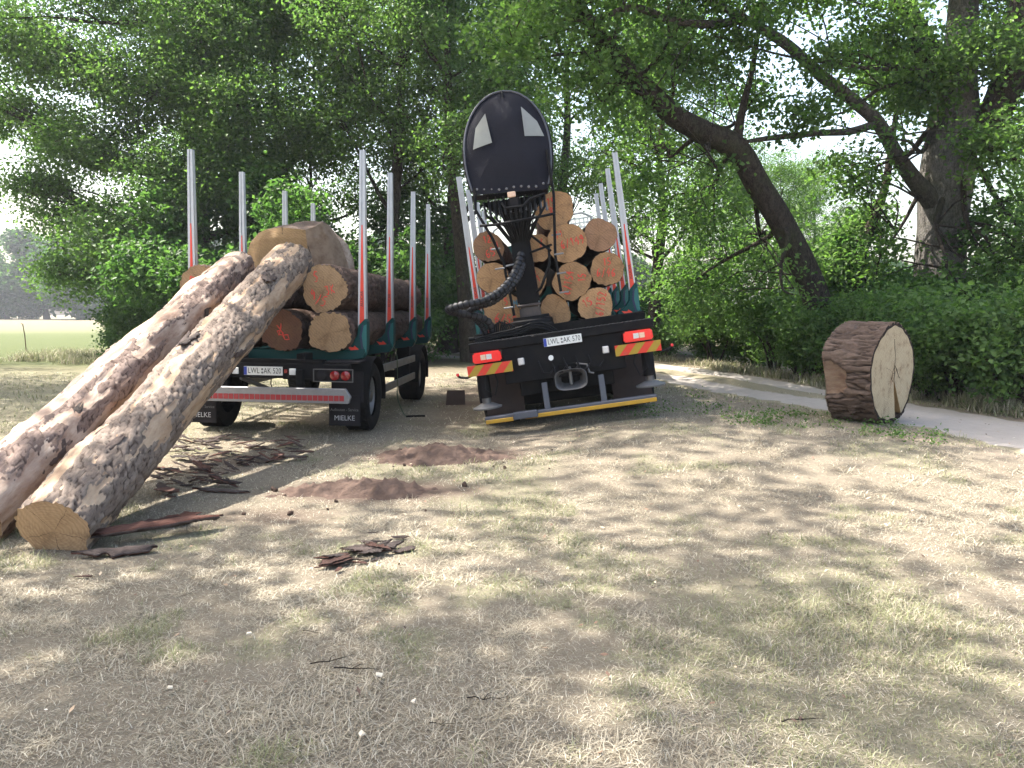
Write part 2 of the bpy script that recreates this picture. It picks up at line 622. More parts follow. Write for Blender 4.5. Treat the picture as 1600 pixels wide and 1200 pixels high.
def leaf_mat(name, dark, light, trans=0.55):
    m, t, p = nt(name)
    r = attr(t, 'rnd')
    c = mix(t, r, dark, light)
    t.links.new(c, p.inputs['Base Color'])
    p.inputs['Roughness'].default_value = 0.42
    p.inputs['Specular IOR Level'].default_value = 0.16
    tr = t.nodes.new('ShaderNodeBsdfTranslucent')
    t.links.new(mix(t, 1.0, c, (1.15, 1.4, 0.7), 'MULTIPLY'), tr.inputs['Color'])
    ms = t.nodes.new('ShaderNodeMixShader')
    ms.inputs[0].default_value = trans
    t.links.new(p.outputs[0], ms.inputs[1])
    t.links.new(tr.outputs[0], ms.inputs[2])
    t.links.new(ms.outputs[0], t.nodes['Material Output'].inputs['Surface'])
    return m


M['leaf_oak'] = leaf_mat('oak leaves', (0.043, 0.092, 0.028), (0.145, 0.225, 0.064))
M['leaf_mid'] = leaf_mat('mid green leaves', (0.047, 0.097, 0.034), (0.15, 0.23, 0.074))
M['leaf_shrub'] = leaf_mat('shrub leaves', (0.028, 0.07, 0.024), (0.11, 0.19, 0.06))
M['leaf_far'] = leaf_mat('far foliage', (0.02, 0.05, 0.02), (0.06, 0.115, 0.04))

# ------------------------------------------------------------------ terrain
TRACK = np.array([(9.6, 1.0), (8.3, 5.0), (7.3, 8.4), (6.6, 10.3), (5.55, 13.0), (4.75, 15.2), (3.75, 18.9), (1.2, 25.5), (-2.6, 31.5), (-9.5, 38.0), (-20, 45.0)])


def _catmull(pts, n=14):
    out = []
    for i in range(len(pts) - 1):
        p0, p1, p2, p3 = pts[max(i - 1, 0)], pts[i], pts[i + 1], pts[min(i + 2, len(pts) - 1)]
        for k in range(n):
            t = k / n
            out.append(0.5 * ((2 * p1) + (-p0 + p2) * t + (2 * p0 - 5 * p1 + 4 * p2 - p3) * t * t + (-p0 + 3 * p1 - 3 * p2 + p3) * t ** 3))
    out.append(pts[-1])
    return np.array(out)


TC = _catmull(TRACK)
TT = np.gradient(TC, axis=0)
TT /= np.linalg.norm(TT, axis=1)[:, None]
TNRM = np.stack([TT[:, 1], -TT[:, 0]], 1)             # to the right of the direction of travel


def track_dist(x, y):
    """signed distance across the track (positive to the right) and index along it"""
    x = np.asarray(x, float).ravel()
    y = np.asarray(y, float).ravel()
    best = np.full(x.shape, 1e9)
    idx = np.zeros(x.shape, int)
    for i in range(len(TC)):
        d = (x - TC[i, 0]) ** 2 + (y - TC[i, 1]) ** 2
        m = d < best
        best = np.where(m, d, best)
        idx = np.where(m, i, idx)
    return (x - TC[idx, 0]) * TNRM[idx, 0] + (y - TC[idx, 1]) * TNRM[idx, 1], idx


def gz(x, y):
    x = np.asarray(x, float)
    y = np.asarray(y, float)
    z = 0.25 * sstep(-0.45, 2.1, x) * sstep(6.0, 10.5, y) * (1 - 0.6 * sstep(4.5, 8.0, x))
    z = z - 0.035 * np.tanh((x + 3.25) / 0.9) * np.exp(-((x + 3.25) / 2.2) ** 2) * sstep(7, 10, y) * (1 - sstep(18, 24, y))
    z = z + 0.05 * (fbm(x * 0.35, y * 0.35, octaves=3, seed=3) - 0.5) * sstep(1, 4, np.hypot(x, y)) * (1 - sstep(25, 60, y))
    return z


def gz1(x, y):
    return float(gz(np.array([x]), np.array([y]))[0])


def axis_samples(fine, lo, hi, near_lo, near_hi, growth=1.16):
    a = list(np.arange(near_lo, near_hi + 1e-6, fine))
    s, q = fine, near_hi
    while q < hi:
        s *= growth
        q = min(hi, q + s)
        a.append(q)
    s, q = fine, near_lo
    while q > lo:
        s *= growth
        q = max(lo, q - s)
        a.insert(0, q)
    return np.array(a)


def soil_amount(x, y):
    """bare churned soil: around the two heaps, a scar between them, between the vehicles"""
    s = np.zeros_like(x)
    for cx, cy, rx, ry, k in ((-0.85, 9.4, 1.25, 0.75, 1), (-1.35, 7.5, 1.15, 0.55, 1), (-2.0, 6.5, 0.9, 0.5, 0.7), (-0.9, 15.0, 1.3, 5.2, .62), (-3.3, 9.0, 1.5, 0.9, 0.55),
                              (-4.2, 4.55, 0.9, 0.35, 0.8), (0.9, 10.3, 2.2, 0.7, 0.55), (3.2, 10.6, 1.5, 0.6, 0.5), (4.7, 9.3, 1.6, 0.35, 0.4), (1.0, 14.0, 1.4, 5.0, 0.65)):
        s = np.maximum(s, k * np.exp(-(((x - cx) / rx) ** 2 + ((y - cy) / ry) ** 2)))
    return np.clip(s * 1.5 - 0.75 * (1 - fbm(x * 1.3, y * 1.3, octaves=4, seed=21)), 0, 1)


def green_amount(x, y):
    g = sstep(0.54, 0.74, fbm(x * 0.7, y * 0.7, octaves=4, seed=8)) * 0.45
    g = np.maximum(g, 0.55 * sstep(0.60, 0.74, fbm(x * 2.1, y * 2.1, octaves=3, seed=15)))
    g = np.maximum(g, 0.6 * sstep(-2.5, -5.5, x) * sstep(8, 14, y))
    # the uncut green strip of the meadow
    g = np.maximum(g, sstep(20, 27, y) * (1 - sstep(80, 120, y)) * sstep(-5, -9, x))
    g = np.maximum(g, 0.9 * sstep(6.5, 9, x) * sstep(12, 15, y) * (1 - sstep(24, 34, y)))
    g = g * (1 - 0.6 * sstep(90, 120, y))
    return np.clip(g, 0, 1)


gx = axis_samples(0.10, -300, 300, -7.5, 8.5)
gy = axis_samples(0.10, -120, 320, 2.2, 14.0)
X, Y = np.meshgrid(gx, gy)
x, y = X.ravel(), Y.ravel()
td, ti = track_dist(x, y)
on_track = 1 - sstep(1.2, 1.6, np.abs(td))
near = (1 - sstep(10, 16, y)) * sstep(-1, 1.5, y)
soil = soil_amount(x, y)
z = gz(x, y) - 0.045 * on_track
z = z + near * (0.018 * (fbm(x * 3, y * 3, octaves=3, seed=5) - 0.5) + 0.02 * soil * (fbm(x * 9, y * 9, octaves=2, seed=6) - 0.5))
me = mesh_np('ground', np.stack([x, y, z], 1), grid_faces(len(gx), len(gy)), {'soil': soil, 'green': green_amount(x, y), 'meadow': sstep(19, 27, y) * (0.6 + 0.4 * (1 - sstep(55, 75, y))), 'edge': (1 - sstep(1.5, 2.4, np.abs(td))) * (1 - sstep(22, 30, y))}, smooth=True)


def ground_mat():
    m, t, p = nt('dry mown grass and soil')
    v = coords(t)
    n1 = noise(t, v, 26, 6, 0.75)
    n2 = noise(t, v, 130, 4, 0.7)
    n3 = noise(t, v, 2.2, 5, 0.6)
    straw = mix(t, n3, (0.315, 0.28, 0.212), (0.215, 0.186, 0.138))
    straw = mix(t, ramp(t, n1, [(0.3, 0.0), (0.7, 1.0)]), mix(t, 0.55, straw, (0.14, 0.10, 0.078)), straw)
    green = mix(t, n1, (0.19, 0.19, 0.11), (0.31, 0.29, 0.19))
    g = mth(t, 'MULTIPLY', attr(t, 'green'), ramp(t, n1, [(0.2, 0.45), (0.65, 1.0)]))
    c = mix(t, g, straw, green)
    far_c = mix(t, attr(t, 'green'), (0.105, 0.088, 0.056), mix(t, n3, (0.05, 0.07, 0.026), (0.10, 0.11, 0.045)))
    c = mix(t, attr(t, 'meadow'), c, far_c)
    soilc = mix(t, n1, (0.09, 0.062, 0.049), (0.165, 0.122, 0.10))
    sf = ramp(t, mth(t, 'ADD', attr(t, 'soil'), mth(t, 'MULTIPLY', mth(t, 'SUBTRACT', n1, 0.5), 0.7)), [(0.2, 0.0), (0.75, 0.9)])
    c = mix(t, sf, c, soilc)
    ef = mth(t, 'MULTIPLY', attr(t, 'edge'), ramp(t, noise(t, v, 4, 5), [(0.42, 0.0), (0.6, 0.8)]))
    c = mix(t, ef, c, (0.23, 0.185, 0.15))
    c = mix(t, 0.6, c, mix(t, ramp(t, n2, [(0.3, 0.0), (0.7, 1.0)]), (0.45, 0.45, 0.45), (1.35, 1.35, 1.35)), 'MULTIPLY')
    t.links.new(c, p.inputs['Base Color'])
    p.inputs['Roughness'].default_value = 0.95
    p.inputs['Specular IOR Level'].default_value = 0.1
    bump(t, p, mth(t, 'ADD', n1, mth(t, 'MULTIPLY', n2, 0.6)), 0.9, 0.03)
    return m


M['ground'] = ground_mat()
structure(obj('ground', me, M['ground']))

# track: a sheet with two worn lanes and a grass strip between them
nu = 25
u = np.linspace(-1.42, 1.42, nu)
V, UU, VV = [], [], []
for i in range(len(TC)):
    wob = 0.10 * math.sin(i * 0.9) + 0.06 * math.sin(i * 2.3)
    q = TC[i][None, :] + TNRM[i][None, :] * (u * (1.0 + 0.06 * math.sin(i * 1.7)) + wob * 0.4)[:, None]
    lane = np.exp(-((np.abs(u) - 0.78) / 0.42) ** 2)
    far = float(sstep(np.array(11.5), np.array(14.5), np.array(TC[i, 1])))
    zz = gz(q[:, 0], q[:, 1]) + 0.004 - 0.035 * lane + 0.03 * far * (1 - lane) - 0.05 * sstep(1.25, 1.42, np.abs(u))
    V.append(np.stack([q[:, 0], q[:, 1], zz], 1))
    strip = (1 - sstep(0.22, 0.52, np.abs(u))) * far + sstep(1.18, 1.36, np.abs(u))
    UU.append(strip)
me = mesh_np('track', np.concatenate(V), grid_faces(nu, len(TC)), {'strip': np.concatenate(UU)}, smooth=True)
m_, t_, p_ = nt('sandy grey track')
v_ = coords(t_)
n1 = noise(t_, v_, 5, 6, 0.7)
n2 = noise(t_, v_, 60, 4, 0.75)
sand = mix(t_, n1, (0.26, 0.233, 0.208), (0.38, 0.345, 0.31))
sand = mix(t_, ramp(t_, n2, [(0.55, 0.0), (0.75, 0.55)]), sand, (0.2, 0.17, 0.15))
gr = mix(t_, noise(t_, v_, 30, 4), (0.12, 0.12, 0.065), (0.30, 0.25, 0.19))
sf = ramp(t_, mth(t_, 'ADD', attr(t_, 'strip'), mth(t_, 'MULTIPLY', mth(t_, 'SUBTRACT', noise(t_, v_, 9, 5), 0.5), 0.9)), [(0.35, 0.0), (0.6, 1.0)])
t_.links.new(mix(t_, sf, sand, gr), p_.inputs['Base Color'])
p_.inputs['Roughness'].default_value = 0.95
p_.inputs['Specular IOR Level'].default_value = 0.1
bump(t_, p_, mth(t_, 'ADD', n1, n2), 0.6, 0.02)
structure(obj('track', me, m_))

# ------------------------------------------------------------------ logs
STROKES = {'0': [[(.5, 1.4), (.1, 1.1), (.05, .4), (.45, 0), (.9, .4), (.9, 1.1), (.5, 1.4)]], '1': [[(.2, 1.1), (.55, 1.4), (.5, 0)]],
           '2': [[(.1, 1.1), (.4, 1.4), (.85, 1.1), (.6, .6), (.1, .05), (.9, 0)]], '3': [[(.1, 1.3), (.7, 1.35), (.4, .8), (.85, .5), (.5, 0), (.1, .15)]],
           '4': [[(.6, 1.4), (.1, .6), (.9, .65)], [(.7, 1.0), (.6, 0)]], '5': [[(.85, 1.4), (.25, 1.35), (.2, .8), (.7, .75), (.8, .3), (.4, 0), (.1, .15)]],
           '6': [[(.75, 1.35), (.3, 1.0), (.1, .4), (.4, 0), (.8, .3), (.6, .65), (.2, .5)]], '8': [[(.5, .75), (.15, 1.1), (.5, 1.4), (.85, 1.1), (.5, .75), (.1, .35), (.5, 0), (.9, .35), (.5, .75)]],
           '9': [[(.8, 1.0), (.45, 1.4), (.15, 1.0), (.5, .75), (.8, 1.0), (.7, .4), (.4, 0)]], '/': [[(.75, 1.5), (.2, -.1)]], 'S': [[(.85, 1.3), (.4, 1.4), (.2, 1.0), (.7, .6), (.6, .1), (.1, .05)]],
           'K': [[(.2, 1.4), (.15, 0)], [(.85, 1.4), (.2, .65), (.9, 0)]], 'M': [[(.05, 0), (.15, 1.4), (.5, .6), (.85, 1.4), (.95, 0)]], 'x': [[(.1, 1.2), (.9, .1)], [(.85, 1.3), (.15, 0)]]}
M['spray'] = simple('red marking spray', (0.68, 0.055, 0.04), 0.7, 0, 0.35, (0.42, 0.2, 0.1), 22)
M['spray_blue'] = simple('blue marking spray', (0.07, 0.22, 0.33), 0.7, 0, 0.3, (0.3, 0.25, 0.15), 22)


def spray(log, marks, seed):
    """hand sprayed numbers on the end face: marks = [(text, x, z, size, turn, colour)]"""
    rnd = random.Random(seed)
    for s, cx, cz, size, turn, colour in marks:
        vs, fs = [], []
        w = 0.013
        adv = size * 0.82
        ca, sa = math.cos(turn), math.sin(turn)
        layer = 0
        for k, ch in enumerate(s):
            for line in STROKES.get(ch, []):
                layer += 1
                pts = []
                for (a, b), (c, d) in zip(line[:-1], line[1:]):
                    for q in range(3):
                        f = q / 3
                        pts.append((a + (c - a) * f, b + (d - b) * f))
                pts.append(line[-1])
                pts = [((k - len(s) / 2) * adv + a * size * 0.7 + rnd.gauss(0, .003), (b - .7) * size + rnd.gauss(0, .003)) for a, b in pts]
                pts = [(cx + a * ca - b * sa, cz + a * sa + b * ca) for a, b in pts]
                n0 = len(vs)
                yy = -0.0035 - 0.0004 * layer
                for i, (a, b) in enumerate(pts):
                    p, q = pts[max(i - 1, 0)], pts[min(i + 1, len(pts) - 1)]
                    dx, dz = q[0] - p[0], q[1] - p[1]
                    L = math.hypot(dx, dz) or 1
                    ww = w * (0.55 + 0.7 * rnd.random()) * (0.6 if i in (0, len(pts) - 1) else 1) * 0.6
                    vs += [(a - dz / L * ww, yy, b + dx / L * ww), (a + dz / L * ww, yy, b - dx / L * ww)]
                for i in range(len(pts) - 1):
                    fs.append((n0 + 2 * i, n0 + 2 * i + 1, n0 + 2 * i + 3, n0 + 2 * i + 2))
        me = bpy.data.meshes.new('spray_mark')
        me.from_pydata(vs, [], fs)
        obj('spray_mark', me, M['spray_blue' if colour == 'b' else 'spray'], log)


def log_body(log, r0, r1, length, seed, bark, plate=(0.055, 0.11), depth=0.012, peel_level=None, res=0.03, knots=0, long_fissure=False, flare=0.0, bow=0.0, crook=0.3):
    """bark shell of a log along local +Y with plates, cracks and peeled areas; returns (ring radius function)"""
    nu = max(36, int(2 * math.pi * r0 / res))
    nv = max(12, int(length / (res * 1.4)))
    th = np.linspace(0, 2 * math.pi, nu, endpoint=False)
    s = np.linspace(0, length, nv)
    T, S = np.meshgrid(th, s)
    T, S = T.ravel(), S.ravel()
    cx, cz = np.cos(T), np.sin(T)
    r = r0 + (r1 - r0) * S / length + flare * np.exp(-S / 0.25)
    lob = crook * r0 * (fbm(cx * 1.2 + seed, cz * 1.2, S * 1.3, 3, seed + 31) - 0.5) + 0.035 * r0 * (np.sin(T * 2 + seed) + 0.7 * np.sin(T * 3 + seed * 1.7)) + 0.02 * np.sin(S * 1.7 + seed) * r0
    nc = max(5, round(2 * math.pi * r0 / plate[0]))
    uu, vv = T / (2 * math.pi) * nc, S / plate[1]
    wu = (fbm(cx * 5 * r0 * 3, cz * 5 * r0 * 3, S * 6, 3, seed) - 0.5)
    uu2, vv2 = uu + wu * 1.7 + vv * 0.35 * np.sin(seed), vv + (fbm(cx * 9, cz * 9, S * 5, 2, seed + 4) - 0.5) * 1.3
    f1, edge, cell = worley(uu2, vv2, seed, wrap=nc)
    crack = np.clip(edge * 1.9, 0, 1)
    peel = np.zeros_like(T)
    if peel_level is not None:
        pn = fbm(cx * 2.6 * r0 * 4 + seed, cz * 2.6 * r0 * 4, S * 1.5, 6, seed + 9)
        peel = sstep(peel_level - 0.02, peel_level + 0.02, pn + 0.11 * (cell - 0.5))
    d = depth * (sstep(0.0, 0.5, crack) * (0.55 + 0.6 * cell)) * (1 - peel)
    d = d + 0.012 * r0 * 4 * (fbm(cx * 6, cz * 6, S * 9, 3, seed + 2) - 0.5) * (1 - 0.6 * peel)
    rnd = random.Random(seed)
    for _ in range(knots):
        tk, sk, rk = rnd.random() * 6.283, rnd.uniform(0.3, length - 0.3), rnd.uniform(0.05, 0.09)
        da = np.abs(np.mod(T - tk + math.pi, 2 * math.pi) - math.pi) * r0
        q = np.hypot(da, S - sk) / rk
        d = d + 0.03 * np.exp(-q ** 2) - 0.03 * np.exp(-(q / 0.4) ** 2)
    rr = r + lob + d
    bo = bow * np.sin(np.pi * S / length)
    V = np.stack([rr * cx, S, rr * cz + bo], 1)
    me = mesh_np('bark', V, grid_faces(nu, nv, True), {'crack': crack, 'peel': peel, 'cell': cell}, smooth=True)
    o = obj('bark', me, bark, log)
    return V[:nu], V[-nu:]


def cut_disc(log, ring, y, material, inset=0.0, face=-1, seed=0, rings=9, name='cut_face'):
    n = len(ring)
    c = ring.mean(0)
    V = [np.array([[c[0], y, c[2]]])]
    for k in range(1, rings + 1):
        f = k / rings
        q = c + (ring - c) * f * (1 - inset)
        q[:, 1] = y + 0.004 * (vnoise(q[:, 0] * 7, q[:, 2] * 7, seed=seed) - 0.5) * (1 - f ** 6)
        V.append(q)
    V = np.concatenate(V)
    F = [(0, 1 + i, 1 + (i + 1) % n) for i in range(n)]
    vs = [tuple(q) for q in V]
    fs = [f if face < 0 else f[::-1] for f in F]
    for k in range(1, rings):
        a, b = 1 + (k - 1) * n, 1 + k * n
        for i in range(n):
            j = (i + 1) % n
            q = (a + i, b + i, b + j, a + j)
            fs.append(q if face < 0 else q[::-1])
    me = bpy.data.meshes.new(name)
    me.from_pydata(vs, [], fs)
    me.polygons.foreach_set('use_smooth', np.ones(len(me.polygons), dtype=bool))
    return obj(name, me, material, log)


def make_log(label, matrix, r0, r1, length, seed, bark='bark_dark', cut='cut', marks=(), group=None, **kw):
    kw.setdefault('depth', 0.03)
    kw.setdefault('plate', (0.075, 0.13))
    kw.setdefault('res', 0.024)
    log = thing('log', label, 'log', matrix=matrix, group=group)
    a, b = log_body(log, r0, r1, length, seed, M[bark], **kw)
    cut_disc(log, a, 0.002, M[cut], 0.004, -1, seed)
    cut_disc(log, b, length - 0.002, M[cut], 0.004, 1, seed + 1)
    if marks:
        spray(log, marks, seed)
    return log


def aim(p0, p1, roll=0.0):
    """matrix at p0 whose +Y axis points to p1"""
    p0, p1 = Vector(p0), Vector(p1)
    yv = (p1 - p0).normalized()
    xv = yv.cross(Vector((0, 0, 1))).normalized()
    zv = xv.cross(yv)
    m = Matrix((xv, yv, zv)).transposed().to_4x4()
    return Matrix.Translation(p0) @ m @ Matrix.Rotation(roll, 4, 'Y')


# ------------------------------------------------------------------ vehicle frames
TRAILER = Matrix.Translation((-3.30, 10.50, gz1(-3.2, 12.0))) @ Matrix.Rotation(R(-3.3), 4, 'Z') @ Matrix.Rotation(R(0.9), 4, 'Y')
TRUCK = Matrix.Translation((0.84, 10.9, 0.115)) @ Matrix.Rotation(R(-2.5), 4, 'Z') @ Matrix.Rotation(R(0.8), 4, 'X') @ Matrix.Rotation(R(-8.2), 4, 'Y')


def load_matrix(frame, px, py, d):
    """a log lying along the vehicle, its near end centred on photo pixel px, py at depth d"""
    m = frame.to_3x3().to_4x4()
    return Matrix.Translation(P(px, py, d)) @ m


# two stripped trunks leaning from the ground against the trailer load
b2 = P(84, 831, 5.55)
plated = make_log('leaning pine trunk with grey plated bark and a clean sawn butt on the grass',
         aim(b2, P(456, 408, 11.35), 0.35), 0.262, 0.285, (P(456, 408, 11.35) - b2).length, 11, 'bark_pine', 'cut', depth=0.019, peel_level=0.55, res=0.016, knots=9, crook=0.4, bow=-0.03, plate=(0.048, 0.13))
b1 = P(-52, 812, 5.75)
stripped = make_log('leaning pine trunk with most of its bark stripped, beside the plated one',
         aim(b1, P(368, 420, 11.3), 1.1), 0.262, 0.255, (P(368, 420, 11.3) - b1).length, 23, 'bark_peel', 'cut', depth=0.014, peel_level=0.46, res=0.017, knots=8, crook=0.45, bow=0.03, plate=(0.07, 0.13))

# load of the trailer
GT = 'logs loaded on the trailer'
make_log('thick log marked with red scrawl resting in the upper row against the trailer stakes', load_matrix(TRAILER, 507, 451, 10.9), 0.302, 0.28, 5.9, 31, group=GT,
         marks=[('S', -0.11, 0.16, 0.10, 0.2, 'r'), ('/5', -0.04, -0.16, 0.1, -0.3, 'r'), ('3K', 0.08, -0.01, 0.085, 0.25, 'r'), ('9', -0.15, -0.08, 0.1, 0.2, 'r')])
make_log('unmarked log with ringed pale end lying in the bottom row by the stakes', load_matrix(TRAILER, 514, 519, 10.8), 0.262, 0.25, 6.0, 32, cut='cut', group=GT)
M['cut_red'] = cut_wood('reddish stained end grain', (0.17, 0.085, 0.055), (0.12, 0.06, 0.04), 0.3)
make_log('dark log end with a smeared red spot under the leaning trunks', load_matrix(TRAILER, 441, 517, 10.95), 0.262, 0.25, 5.8, 33, cut='cut_red', group=GT,
         marks=[('x', -0.02, 0.03, 0.12, 0.2, 'r'), ('8', 0.02, -0.05, 0.14, 1.0, 'r')])
make_log('dark log lying at the far side of the trailer bottom row', load_matrix(TRAILER, 362, 514, 10.95), 0.26, 0.25, 5.8, 34, cut='cut_red', group=GT)
make_log('log end with a red figure 2 beside the stripped leaning trunk', load_matrix(TRAILER, 313, 446, 10.95), 0.25, 0.235, 5.8, 35, group=GT,
         marks=[('2', -0.09, 0.04, 0.13, 0.2, 'r'), ('/', 0.0, -0.12, 0.1, 0.1, 'r')])
make_log('log in the upper row carrying both leaning trunks', load_matrix(TRAILER, 402, 462, 11.25), 0.235, 0.22, 5.5, 36, group=GT)

# the huge block lying across the top of the load
blk = thing('trunk_block', 'huge sawn block of a broken trunk lying on top of the trailer load', 'block', matrix=Matrix.Translation(P(462, 415, 12.05)))
S12 = 12.05 / 1250


def bp(px, py, dy):
    q = P(px, py, 12.05 + dy) - P(462, 415, 12.05)
    return q


# left and front sawn face, rounded on its left, front ridge at px 478
def block_surface(name, rows, material, sub=7, rough=0.010, seed=1, peelv=1.0):
    """patch through rows of control points, finely subdivided and roughened"""
    A = np.array([[tuple(p) for p in row] for row in rows])
    nv, nu_ = A.shape[:2]

    def interp(arr, n):
        t = np.linspace(0, len(arr) - 1, n)
        i = np.minimum(t.astype(int), len(arr) - 2)
        f = (t - i).reshape(-1, *([1] * (arr.ndim - 1)))
        return arr[i] * (1 - f) + arr[i + 1] * f
    B = interp(A, (nv - 1) * sub + 1)
    B = np.swapaxes(interp(np.swapaxes(B, 0, 1), (nu_ - 1) * sub + 1), 0, 1)
    h, w = B.shape[:2]
    V = B.reshape(-1, 3)
    edge = np.minimum(np.minimum(np.arange(w)[None, :] / 3, (w - 1 - np.arange(w))[None, :] / 3), np.minimum(np.arange(h)[:, None] / 3, (h - 1 - np.arange(h))[:, None] / 3)).clip(0, 1).ravel()
    d = (fbm(V[:, 0] * 9 + seed, V[:, 2] * 9, V[:, 1] * 9, 4, seed) - 0.5) * 2 * rough * edge
    V = V + np.stack([d * 0.3, -d, d], 1)
    me = mesh_np(name, V, grid_faces(w, h), {'crack': np.clip(fbm(V[:, 0] * 22, V[:, 1] * 22, V[:, 2] * 5, 3, seed) * 2.2 - 0.5, 0, 1), 'peel': np.full(len(V), peelv), 'cell': fbm(V[:, 0] * 5, V[:, 1] * 5, V[:, 2] * 5, 2, 3)}, smooth=True)
    return obj(name, me, material, blk)


front_l = [[bp(384, 440, .35), bp(400, 442, .22), bp(430, 444, .10), bp(460, 446, .03), bp(483, 446, 0)],
           [bp(384, 405, .35), bp(400, 405, .22), bp(430, 405, .10), bp(460, 405, .03), bp(482, 405, 0)],
           [bp(391, 379, .35), bp(404, 376, .22), bp(430, 372, .10), bp(460, 372, .03), bp(479, 374, 0)],
           [bp(404, 364, .36), bp(414, 359, .24), bp(438, 355, .12), bp(458, 357, .05), bp(477, 359, .02)]]
front_r = [[bp(483, 446, 0), bp(502, 446, .08), bp(524, 446, .2), bp(546, 446, .42)],
           [bp(482, 405, 0), bp(500, 405, .08), bp(521, 407, .2), bp(543, 410, .42)],
           [bp(479, 374, 0), bp(496, 373, .08), bp(514, 373, .2), bp(531, 377, .42)],
           [bp(477, 359, .02), bp(490, 355, .08), bp(504, 348, .2), bp(514, 352, .42)]]
side_r = [[bp(546, 446, .42), bp(555, 444, .8), bp(556, 440, 1.15)], [bp(543, 410, .42), bp(552, 408, .8), bp(553, 408, 1.15)],
          [bp(531, 377, .42), bp(543, 382, .8), bp(545, 388, 1.15)], [bp(514, 352, .42), bp(525, 365, .8), bp(528, 378, 1.15)]]
top_b = [[front_l[3][0], front_l[3][1], front_l[3][2], front_l[3][3], front_l[3][4], front_r[3][1], front_r[3][2], front_r[3][3]],
         [bp(410, 363, .6), bp(424, 357, .55), bp(441, 352, .5), bp(458, 349, .5), bp(476, 346, .5), bp(490, 345, .5), bp(503, 346, .55), bp(516, 353, .6)],
         [bp(430, 380, 1.1), bp(440, 375, 1.1), bp(450, 370, 1.1), bp(462, 368, 1.1), bp(476, 367, 1.1), bp(490, 367, 1.1), bp(508, 372, 1.1), bp(528, 378, 1.15)]]
block_surface('sawn_face', front_l, M['cut_grey'], seed=2, rough=0.012)
block_surface('split_face', front_r, simple('grey weathered wood', (0.22, 0.155, 0.105), 0.85, 0, 0.9, (0.11, 0.065, 0.038), 9, 0.9), seed=3, rough=0.02)
block_surface('torn_side', side_r, M['bark_peel'], seed=4, rough=0.045)
block_surface('bark_top', top_b, M['bark_oak'], seed=5, rough=0.03, peelv=0.0)
mb = MB()
for pts in ([bp(440.5, 354, .108), bp(442, 365, .088), bp(445, 380, .075), bp(448, 392, .07)], [bp(448, 392, .072), bp(456, 386, .05), bp(470, 381, .018)],
            [bp(481, 384, -.004), bp(485, 396, -.004), bp(484, 402, -.004)], [bp(447, 366, .08), bp(456, 362, .07), bp(476, 361, .02)]):
    mb.tube(pts, [0.004 + 0.004 * (k % 2) for k in range(len(pts))], 5)
mb.build('drying_crack', simple('crack shadowed wood', (0.035, 0.022, 0.014), 0.9, 0, 0.1), blk)

# load of the truck
GK = 'logs loaded on the truck'
D = 11.5
TURN = R(8)
for px, py, rpx, seed, label, marks, kw in (
        (865, 328, 28.5, 51, 'topmost log of the truck load, half hidden by the crane', [('15', -0.02, 0.12, 0.075, 0.1, 'r'), ('8', -0.03, -0.01, 0.08, 0.1, 'r')], {}),
        (886, 380, 29, 52, 'truck log sprayed 11 and 6/149 in red below the topmost one', [('11', -0.09, 0.14, 0.075, 0.1, 'r'), ('6/149', 0.08, 0.01, 0.085, 0.12, 'r')], {}),
        (937, 367, 24.5, 53, 'rough torn log end without marks at the top by the stakes', [], {'cut': 'cut_red2'}),
        (763, 386, 24.5, 54, 'reddish log end scrawled in red at the top beside the stakes left of the crane', [('12', 0.0, 0.11, 0.075, 0.0, 'r'), ('65', 0.02, -0.08, 0.085, 0.2, 'r'), ('/', 0.14, -0.02, 0.1, 0.3, 'r')], {'cut': 'cut_red2'}),
        (838, 387, 22, 55, 'log end behind the crane column with a trace of red spray', [('/', 0.08, 0.05, 0.08, 0.0, 'r')], {}),
        (893, 439, 29, 56, 'truck log sprayed 6/154 standing on edge next to 15', [('6/154', -0.05, -0.01, 0.085, 1.25, 'r'), ('15', 0.15, 0.03, 0.08, 1.4, 'r')], {}),
        (948, 421, 25, 57, 'truck log sprayed 15 above 6/46 against the stakes', [('15', 0.02, 0.11, 0.075, 0.0, 'r'), ('6/46', -0.01, -0.04, 0.085, -0.15, 'r')], {}),
        (769, 434, 24, 58, 'plain dusty log end in the middle row behind the ladder', [], {}),
        (828, 440, 24.5, 59, 'middle row log with red spray peeking past the crane column', [('9', 0.08, 0.13, 0.075, 0.2, 'r'), ('1', 0.13, 0.03, 0.07, 0.3, 'r')], {}),
        (787, 487, 32, 60, 'thick truck log sprayed 6/58 in red with a blue mark', [('6/58', 0.02, -0.11, 0.10, -0.3, 'r'), ('5', 0.06, 0.14, 0.07, 0.0, 'r'), ('M', 0.19, 0.09, 0.075, 0.0, 'b')], {}),
        (866, 488, 26, 61, 'unmarked bottom row log end with a star of cracks beside the crane', [], {}),
        (932, 477, 28, 62, 'truck log sprayed 15 and 6/152 in the bottom row by the stakes', [('15', -0.12, 0.06, 0.085, 0.35, 'r'), ('6/152', 0.06, 0.02, 0.085, 1.3, 'r')], {})):
    if 'cut' in kw and kw['cut'] == 'cut_red2' and 'cut_red2' not in M:
        M['cut_red2'] = cut_wood('rough reddish end grain', (0.36, 0.21, 0.125), (0.25, 0.135, 0.08), 0.35)
    r = rpx * D / 1250
    make_log(label, load_matrix(TRUCK, px, py, D + 0.04 * math.sin(seed * 3.1)), r * 0.985, r * 0.93, 5.0, seed, marks=marks, group=GK, depth=0.012, **{'cut': 'cut_truck', **kw})

